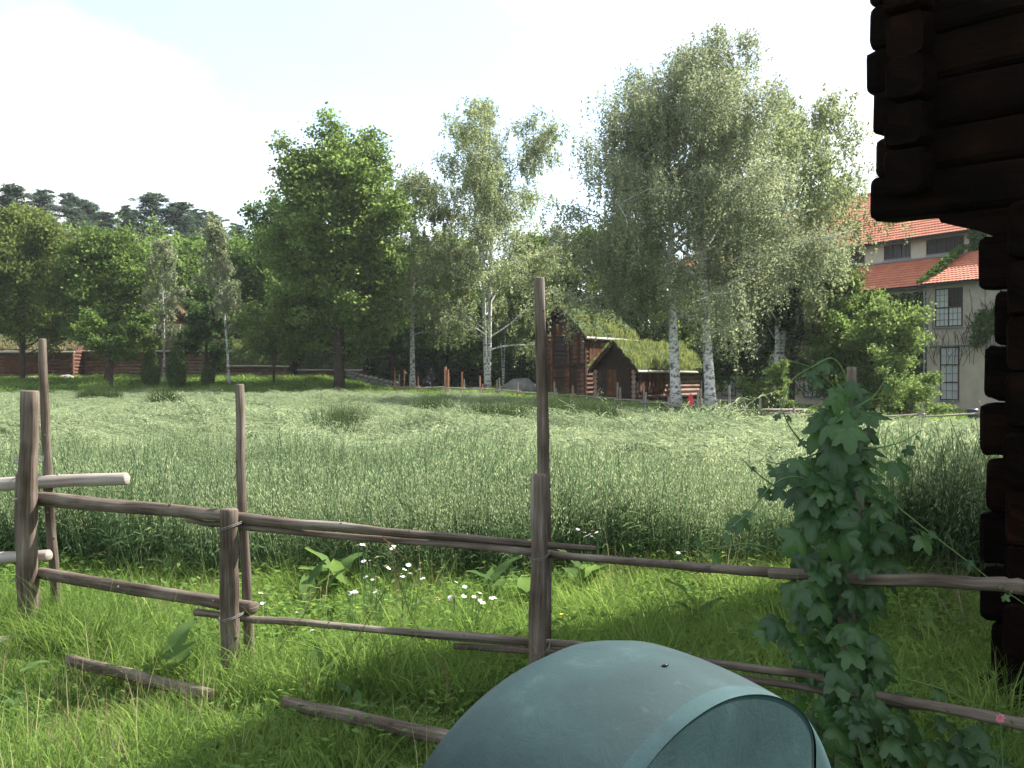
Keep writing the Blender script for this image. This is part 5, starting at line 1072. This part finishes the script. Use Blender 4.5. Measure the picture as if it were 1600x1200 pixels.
def hop_leaf(seed, lobes=3):
    rn = random.Random(seed); pts = []
    # outline in polar form, base at origin, tip along +y, unit size
    n = 44; lob = [(0, 1.0, .72), (1.1, .86, .66), (-1.1, .86, .66)] + ([(2.1, .66, .6), (-2.1, .66, .6)] if lobes == 5 else [(2.0, .56, .7), (-2.0, .56, .7)])
    V = [(0, 0, 0)]; 
    for i in range(n + 1):
        a = -2.75 + 5.5 * i / n; r = .3
        for c, L_, w_ in lob: r = max(r, L_ * max(0, 1 - abs((a - c) / w_) ** 1.5 * .62) if abs(a - c) < w_ * 1.6 else 0)
        r *= 1 + (.045 if i % 2 else -.03); x, y = r * math.sin(a) * .66, r * math.cos(a) * .66 + .28
        z = -.22 * (x * x + (y - .28) ** 2) * 2.0 - .12 * abs(x) + .05 * math.sin(a * 5 + seed) * r; V.append((x, y, z))
    # inner ring for curvature
    m_ = len(V) - 1; inner = [(v[0] * .5, (v[1] - .28) * .5 + .28, v[2] * .2 + .035) for v in V[1:]]; V[0] = (0, .28, .0); V += inner; F = []
    for i in range(1, m_): F.append((i, i + 1, m_ + i + 1, m_ + i)); F.append((m_ + i, m_ + i + 1, 0))
    V += [(-.008, .28, -.002), (.008, .28, -.002), (.008, -.25, -.05), (-.008, -.25, -.05)]; b = len(V) - 4; F.append((b, b + 1, b + 2, b + 3))
    return raw('leaf', V, F, [LF['hop']], smooth=True, tint=[(lambda b_: [b_ + (.15 if i > m_ else 0) + rn.uniform(-.08, .08) for i in range(len(V))])(rn.choice((.1, .25, .4, .5, .7, 1.0)))][0])
def build_vine():
    d0 = 3.88; root = empty('hop_vine', (W(1328, d0), d0, 0), 'dark green hop vine climbing the fence post beside the log storehouse', 'climbing plant'); root.location = (0, 0, 0)
    meshes = [hop_leaf(i, 5 if i % 2 else 3) for i in range(16)]; rn = random.Random(77)
    STEM = m_plain('green_vine_stem', (.10, .17, .05), .6); STEMD = m_plain('brown_vine_stem', (.06, .045, .03), .8)
    env_y = [590, 615, 650, 700, 740, 780, 820, 860, 900, 950, 1000, 1050, 1100, 1150, 1185]; L_ = [-10, -25, -85, -110, -115, -100, -95, -95, -110, -125, -110, -85, -85, -50, -20]; R_ = [12, 35, 42, 65, 75, 55, 75, 85, 80, 50, 65, 85, 120, 140, 150]
    # climbing stems spiralling up the post
    for k in range(5):
        pts = []; ph = k * 1.3
        for i in range(60):
            t = i / 59; y_ = 1200 - t * (600 - 20 * k); c = P3(1325 + 4 * t, y_, 3.9); a = ph + t * (14 + 3 * k); rr = .05 + .02 * math.sin(t * 9 + k); pts.append(c + Vector((math.cos(a) * rr, math.sin(a) * rr, 0)))
        mb = MB(); mb.tube(pts, .0045, STEMD if k < 2 else STEM, 5); mb.build('stem', root, True)
    def leaf(pos, nrm, size, roll, mesh=None):
        o = link('leaf', mesh or rn.choice(meshes), root); z = nrm.normalized(); y = Vector((math.sin(roll), 0, -math.cos(roll))); y = (y - z * y.dot(z)).normalized(); x = y.cross(z); M = Matrix((x, y, z)).transposed().to_4x4()
        M = Matrix.Translation(pos) @ M @ Matrix.Scale(size, 4) @ Matrix.Translation((0, -.2, 0)); o.matrix_local = M; return o
    cnt = 0
    while cnt < 330:
        y_ = rn.uniform(600, 1190); l = np.interp(y_, env_y, L_); r_ = np.interp(y_, env_y, R_); wdt = r_ - l
        if rn.random() > wdt / 230 + .15: continue
        x_ = rn.triangular(l, r_, rn.uniform(-30, 20)) ; d = 3.88 + rn.uniform(-.3, .28) * (1 - .4 * abs(x_) / 130); 
        px = 1325 + x_; sz = rn.uniform(.07, .155) * (1.0 if y_ > 640 else .8)
        nrm = Vector((x_ / 160 + rn.uniform(-.8, .8), -.8 + rn.uniform(-.4, .6), .7 + rn.uniform(-.6, .8))); leaf(P3(px, y_, d), nrm, sz, rn.uniform(-.8, .8)); cnt += 1
    # low leaves trailing right and left of the post
    for k in range(26): leaf(P3(rn.uniform(1380, 1560), rn.uniform(1120, 1200), rn.uniform(3.5, 3.8)), Vector((rn.uniform(-.4, .4), -.6, 1)), rn.uniform(.07, .12), rn.uniform(-1, 1))
    # loose shoots
    shoots = [[(1300, 640), (1322, 615), (1320, 585), (1300, 560), (1270, 573), (1240, 592), (1225, 620), (1218, 655)], [(1312, 622), (1300, 600), (1280, 583), (1262, 572), (1235, 565)], [(1330, 640), (1365, 620), (1385, 590), (1400, 560)],
              [(1290, 760), (1240, 745), (1205, 760), (1180, 790), (1160, 810), (1140, 825)], [(1255, 880), (1210, 860), (1165, 850), (1110, 858), (1100, 838), (1115, 828), (1150, 828)], [(1360, 760), (1400, 790), (1450, 830), (1500, 868), (1560, 915), (1610, 950)],
              [(1330, 700), (1370, 700), (1410, 690), (1440, 672)], [(1300, 700), (1260, 715), (1225, 725), (1195, 720)], [(1260, 700), (1235, 668), (1222, 640)], [(1225, 770), (1190, 745), (1160, 718)], [(1355, 720), (1385, 745), (1390, 770)], [(1410, 1060), (1480, 1080), (1540, 1110)]]
    for k, s_ in enumerate(shoots):
        P = [P3(x_, y_, 3.8 - .12 * i * (1 if k != 5 else .6) / len(s_)) for i, (x_, y_) in enumerate(s_)]; sm_ = []
        for i in range(len(P) - 1):
            p0, p1, p2, p3 = P[max(i - 1, 0)], P[i], P[i + 1], P[min(i + 2, len(P) - 1)]
            for q in range(6):
                t = q / 6; sm_.append(.5 * ((2 * p1) + (p2 - p0) * t + (2 * p0 - 5 * p1 + 4 * p2 - p3) * t * t + (3 * p1 - p0 - 3 * p2 + p3) * t ** 3))
        sm_.append(P[-1]); mb = MB(); m_ = len(sm_); mb.tube(sm_, [.0038 * (1 - .6 * i / m_) for i in range(m_)], STEM, 5); mb.build('shoot', root, True)
        for i in range(4, m_, 7):
            if k == 4 and i < 12: continue
            leaf(sm_[i] + Vector((rn.uniform(-.03, .03), -.01, -.02)), Vector((rn.uniform(-.8, .8), -.7, .6)), rn.uniform(.035, .075) * (1.2 - .7 * i / m_), rn.uniform(-1.2, 1.2))
    for px, py, sz in ((1160, 810, .085), (1440, 838, .10), (1400, 722, .12), (1215, 968, .12), (1200, 985, .09)): leaf(P3(px, py, 3.8), Vector((.2, -.8, .6)), sz, .3 if px > 1300 else -.4)

def build_plants():
    rn = random.Random(21); WH = m_plain('white_petals', (.78, .78, .76), .7); YE = m_plain('yellow_disc', (.7, .45, .05), .8); ST = m_plain('flower_stalk', (.07, .14, .04), .8); PK = m_plain('pink_clover', (.6, .22, .26), .8); YF = m_plain('yellow_petals', (.8, .6, .03), .7)
    # shared flower-head meshes
    def head(seed):
        g = random.Random(seed); mb = MB(); n = 13
        for k in range(n):
            a = 2 * math.pi * k / n; dr = Vector((math.cos(a), math.sin(a), 0)); s = Vector((-math.sin(a), math.cos(a), 0)); dz = g.uniform(-.004, .003); b = len(mb.V)
            mb.V += [dr * .004 - s * .002, dr * .011 - s * .0032 + Vector((0, 0, dz * .3)), dr * .018 + Vector((0, 0, dz)), dr * .011 + s * .0032 + Vector((0, 0, dz * .3)), dr * .004 + s * .002]; mb.face([b, b + 1, b + 2, b + 3, b + 4], [(0, 0)] * 5, WH)
        return raw('flower_head', mb.V, mb.F, mb.mats, mb.U, mb.M)
    heads = [head(i) for i in range(3)]; db = MB(); db.tube([(0, 0, -.002), (0, 0, .002), (0, 0, .004)], [.003, .0036, .002], YE, 8); disc = raw('disc', db.V, db.F, db.mats, db.U, db.M)
    def daisies(label, d, pts, base):
        c = P3(base[0], base[1], d); gz = Hf(c.x, c.y); root = empty('daisy_plant', (c.x, c.y, gz), label, 'flowers', 'white daisies in the verge')
        for (px, py) in pts:
            dd = d + rn.uniform(-.08, .08); p = P3(px, py, dd) - Vector((c.x, c.y, gz)); mb = MB(); q0 = Vector((rn.uniform(-.05, .05) + p.x * .4, p.y * .3, 0)); mb.tube([q0, q0.lerp(p, .5) + Vector((rn.uniform(-.01, .01), 0, .02)), p], .0018, ST, 4); mb.build('stalk', root)
            h_ = link('flower_head', rn.choice(heads), root); h_.location = p; h_.rotation_euler = (rn.uniform(.1, .5), rn.uniform(-.4, .4), rn.uniform(0, 6)); sc_ = rn.uniform(.75, 1.1); h_.scale = (sc_,) * 3
            k_ = link('disc', disc, h_)
    daisies('daisies drooping under the double rail beside the tall dock', 6.1, [(558, 852), (566, 851), (571, 854), (615, 853), (613, 857), (588, 871), (590, 870), (568, 877), (578, 876), (585, 884), (603, 884), (571, 902), (590, 902), (582, 906)], (580, 960))
    daisies('airy daisy spray with several round white buds below the top rail', 5.9, [(638, 883), (657, 880), (655, 890), (627, 897), (629, 901), (641, 896), (660, 904), (650, 893), (632, 890), (588, 922), (593, 924), (586, 925)], (625, 985))
    daisies('low daisy cluster just above the lower rail, left of the daisy row', 5.7, [(545, 925), (550, 926), (555, 925), (548, 928), (602, 885), (607, 888)], (560, 990))
    daisies('row of small daisies nearest the thick squared post', 5.8, [(683, 934), (685, 937), (703, 934), (707, 931), (710, 932), (702, 939), (713, 910), (726, 917), (725, 932), (744, 933), (741, 933), (750, 927), (750, 938), (754, 942), (768, 935), (773, 934)], (720, 985))
    daisies('daisies right of the tallest pole among dark oats', 7.6, [(903, 827), (914, 832), (921, 835), (926, 829), (932, 832), (938, 826), (925, 838), (937, 836), (929, 841), (915, 838)], (922, 915))
    daisies('pair of daisies low in the oats near the bin, seen above the rail', 7.4, [(1065, 862), (1071, 862), (1060, 864)], (1066, 925))
    daisies('daisies behind the two paired short posts', 5.9, [(407, 927), (412, 930), (415, 928), (413, 942), (413, 950), (417, 955), (409, 943)], (412, 995))
    daisies('lone daisies in the grass before the lower rail', 5.3, [(487, 985), (463, 957), (242, 944)], (470, 1050))
    # dock plants with large leaves
    def dock_leaf(seed):
        V = []; F = []; n = 9
        for i in range(n + 1):
            t = i / n; w_ = .5 * .42 * (math.sin(math.pi * min(1, t * .93 + .05)) ** .8) * (1.15 - .35 * t); z = -.32 * t * t + .02 * math.sin(t * 9 + seed); y = t - .1 * t * t
            wave = .02 * math.sin(t * 14 + seed); V += [(-w_, y, z + .05 + wave), (0, y, z), (w_, y, z + .05 - wave)]
        for i in range(n): F += [(3 * i, 3 * i + 1, 3 * i + 4, 3 * i + 3), (3 * i + 1, 3 * i + 2, 3 * i + 5, 3 * i + 4)]
        return raw('leaf', V, F, [LF['dock']], smooth=True, tint=[.3 + .2 * (seed % 4)] * len(V))
    dl = [dock_leaf(i) for i in range(4)]
    def dock(px, py, d, leaves, label, size, fan=1.0):
        c = P3(px, py, d); gz = Hf(c.x, c.y); root = empty('dock_plant', (c.x, c.y, gz), label, 'plant', 'broad leaved docks in the verge')
        for k in range(leaves):
            o = link('leaf', rn.choice(dl), root); a = rn.uniform(0, 6.28); s_ = size * rn.uniform(.7, 1.2); o.scale = (s_,) * 3; o.rotation_euler = (rn.uniform(.5, 1.25) * fan, 0, a); o.location = (rn.uniform(-.04, .04), rn.uniform(-.04, .04), rn.uniform(.02, .25))
    dock(530, 960, 6.9, 9, 'tall dock with upright leaves under the double rail, left of the daisies', .36); dock(490, 950, 6.6, 6, 'smaller dock left of the tall upright one', .25)
    dock(830, 950, 6.7, 7, 'dock leaves just behind the thick squared post', .26); dock(775, 945, 6.8, 7, 'pale dock clump between the daisy row and the squared post', .26); dock(910, 950, 7.1, 7, 'dock in the shade of the oats right of the tallest pole', .28)
    dock(262, 1105, 4.95, 3, 'dock with one big pale leaf leaning over the lying pole', .26, .9); dock(300, 1120, 4.85, 4, 'low dock at the foot of the rounded short post', .14); dock(500, 1110, 4.9, 6, 'yellowish dock seedling beside the pole left of the bin', .12); dock(1090, 960, 6.2, 6, 'dock in the half shade left of the hop vine', .22)
    dock(20, 1150, 4.7, 5, 'low broad leaf plant at the left edge of the lawn', .13); dock(560, 1175, 4.4, 5, 'broad leaf rosette in the lawn below the lying pole', .11); dock(1450, 1010, 5.6, 6, 'dim dock in the shade beside the storehouse corner', .15)
    # yellow flowers, clover, tall bent grass stalks
    for k, (px, py, d, lab) in enumerate(((1192, 1008, 5.4, 'yellow buttercup left of the hop vine, the lower one'), (1208, 1002, 5.5, 'yellow buttercup touching the hop leaves'), (878, 963, 6.0, 'tiny yellow buttercup right of the squared post'), (781, 1080, 4.9, 'yellow buttercup just left of the bin hood'))):
        c = P3(px, py, d); gz = Hf(c.x, d); t = empty('buttercup', (c.x, d, gz), lab, 'flower'); mb = MB(); mb.tube([(.02, 0, 0), (0, 0, c.z - gz)], .0015, ST, 4); mb.build('stalk', t); mb = MB(); mb.tube([(0, 0, c.z - gz), (0, 0, c.z - gz + .006), (0, 0, c.z - gz + .012)], [.004, .012, .013], YF, 8); mb.build('petals', t)
    c = P3(1565, 1128, 3.25); t = empty('clover_flower', (c.x, c.y, Hf(c.x, c.y)), 'single pink clover head in front of the pale rail end', 'flower'); gz = Hf(c.x, c.y)
    mb = MB(); mb.tube([(.03, 0, 0), (0, 0, c.z - gz)], .0018, ST, 4); mb.build('stalk', t); pk = []
    for k in range(70):
        v_ = Vector((rn.gauss(0, 1), rn.gauss(0, 1), rn.gauss(0, 1))).normalized() * .014; pk.append(v_)
    mb = MB()
    for v_ in pk: mb.tube([v_ * .4 + Vector((0, 0, c.z - gz + .008)), v_ * 1.1 + Vector((0, 0, c.z - gz + .008))], [.0018, .0008], PK, 4)
    mb.build('petals', t)
    stalks = [([(455, 770 + 400), (600, 925), (628, 870), (597, 840)], 4.8), ([(425, 1035), (455, 985), (500, 920)], 5.0), ([(720, 1100), (640, 960), (605, 850)], 4.7), ([(1, 1), (1, 1)], 0), ([(852, 1036), (815, 1010), (795, 1018)], 4.6), ([(100, 900), (140, 870), (190, 845)], 6.5), ([(500, 1180), (480, 1120), (478, 1060)], 4.6), ([(690, 1180), (700, 1090), (695, 1030)], 4.5), ([(1105, 930), (1085, 900), (1040, 875)], 6.5)]
    labs = ['long bent straw crossing the double rail near the daisies', 'pale straw leaning away from the rounded short post', 'long dry straw leaning against both rails', '', 'broken dry straw lying on the lower rail at the squared post', 'thin reddish straw by the first back pole', 'short pale straw in the lawn above the lying pole', 'upright dry straw just left of the bin', 'thin straw bending over the dark oats']
    for (s_, d), lab in zip(stalks, labs):
        if not d: continue
        P = [P3(x_, y_, d) for x_, y_ in s_]; mb = MB(); pp = []
        for i in range(len(P) - 1): pp += sub(P[i], P[i + 1], 5, .01, i)[:-1]
        pp.append(P[-1]); mb.tube(pp, .0018, LF['dry'], 4); e = pp[-1]
        for k in range(12): a = pp[-1 - k // 3] if k // 3 < len(pp) else e; mb.tube([a, a + Vector((rn.uniform(-.02, .02), rn.uniform(-.01, .01), rn.uniform(-.03, .01)))], [.002, .0008], LF['dry'], 4)
        tag(mb.build('straw', None), lab, 'straw')

build_ground(); build_storehouse(); build_houses(); build_museum(); build_trees(); build_grass(); build_fence(); build_far(); build_bin(); build_vine(); build_plants(); build_haze()
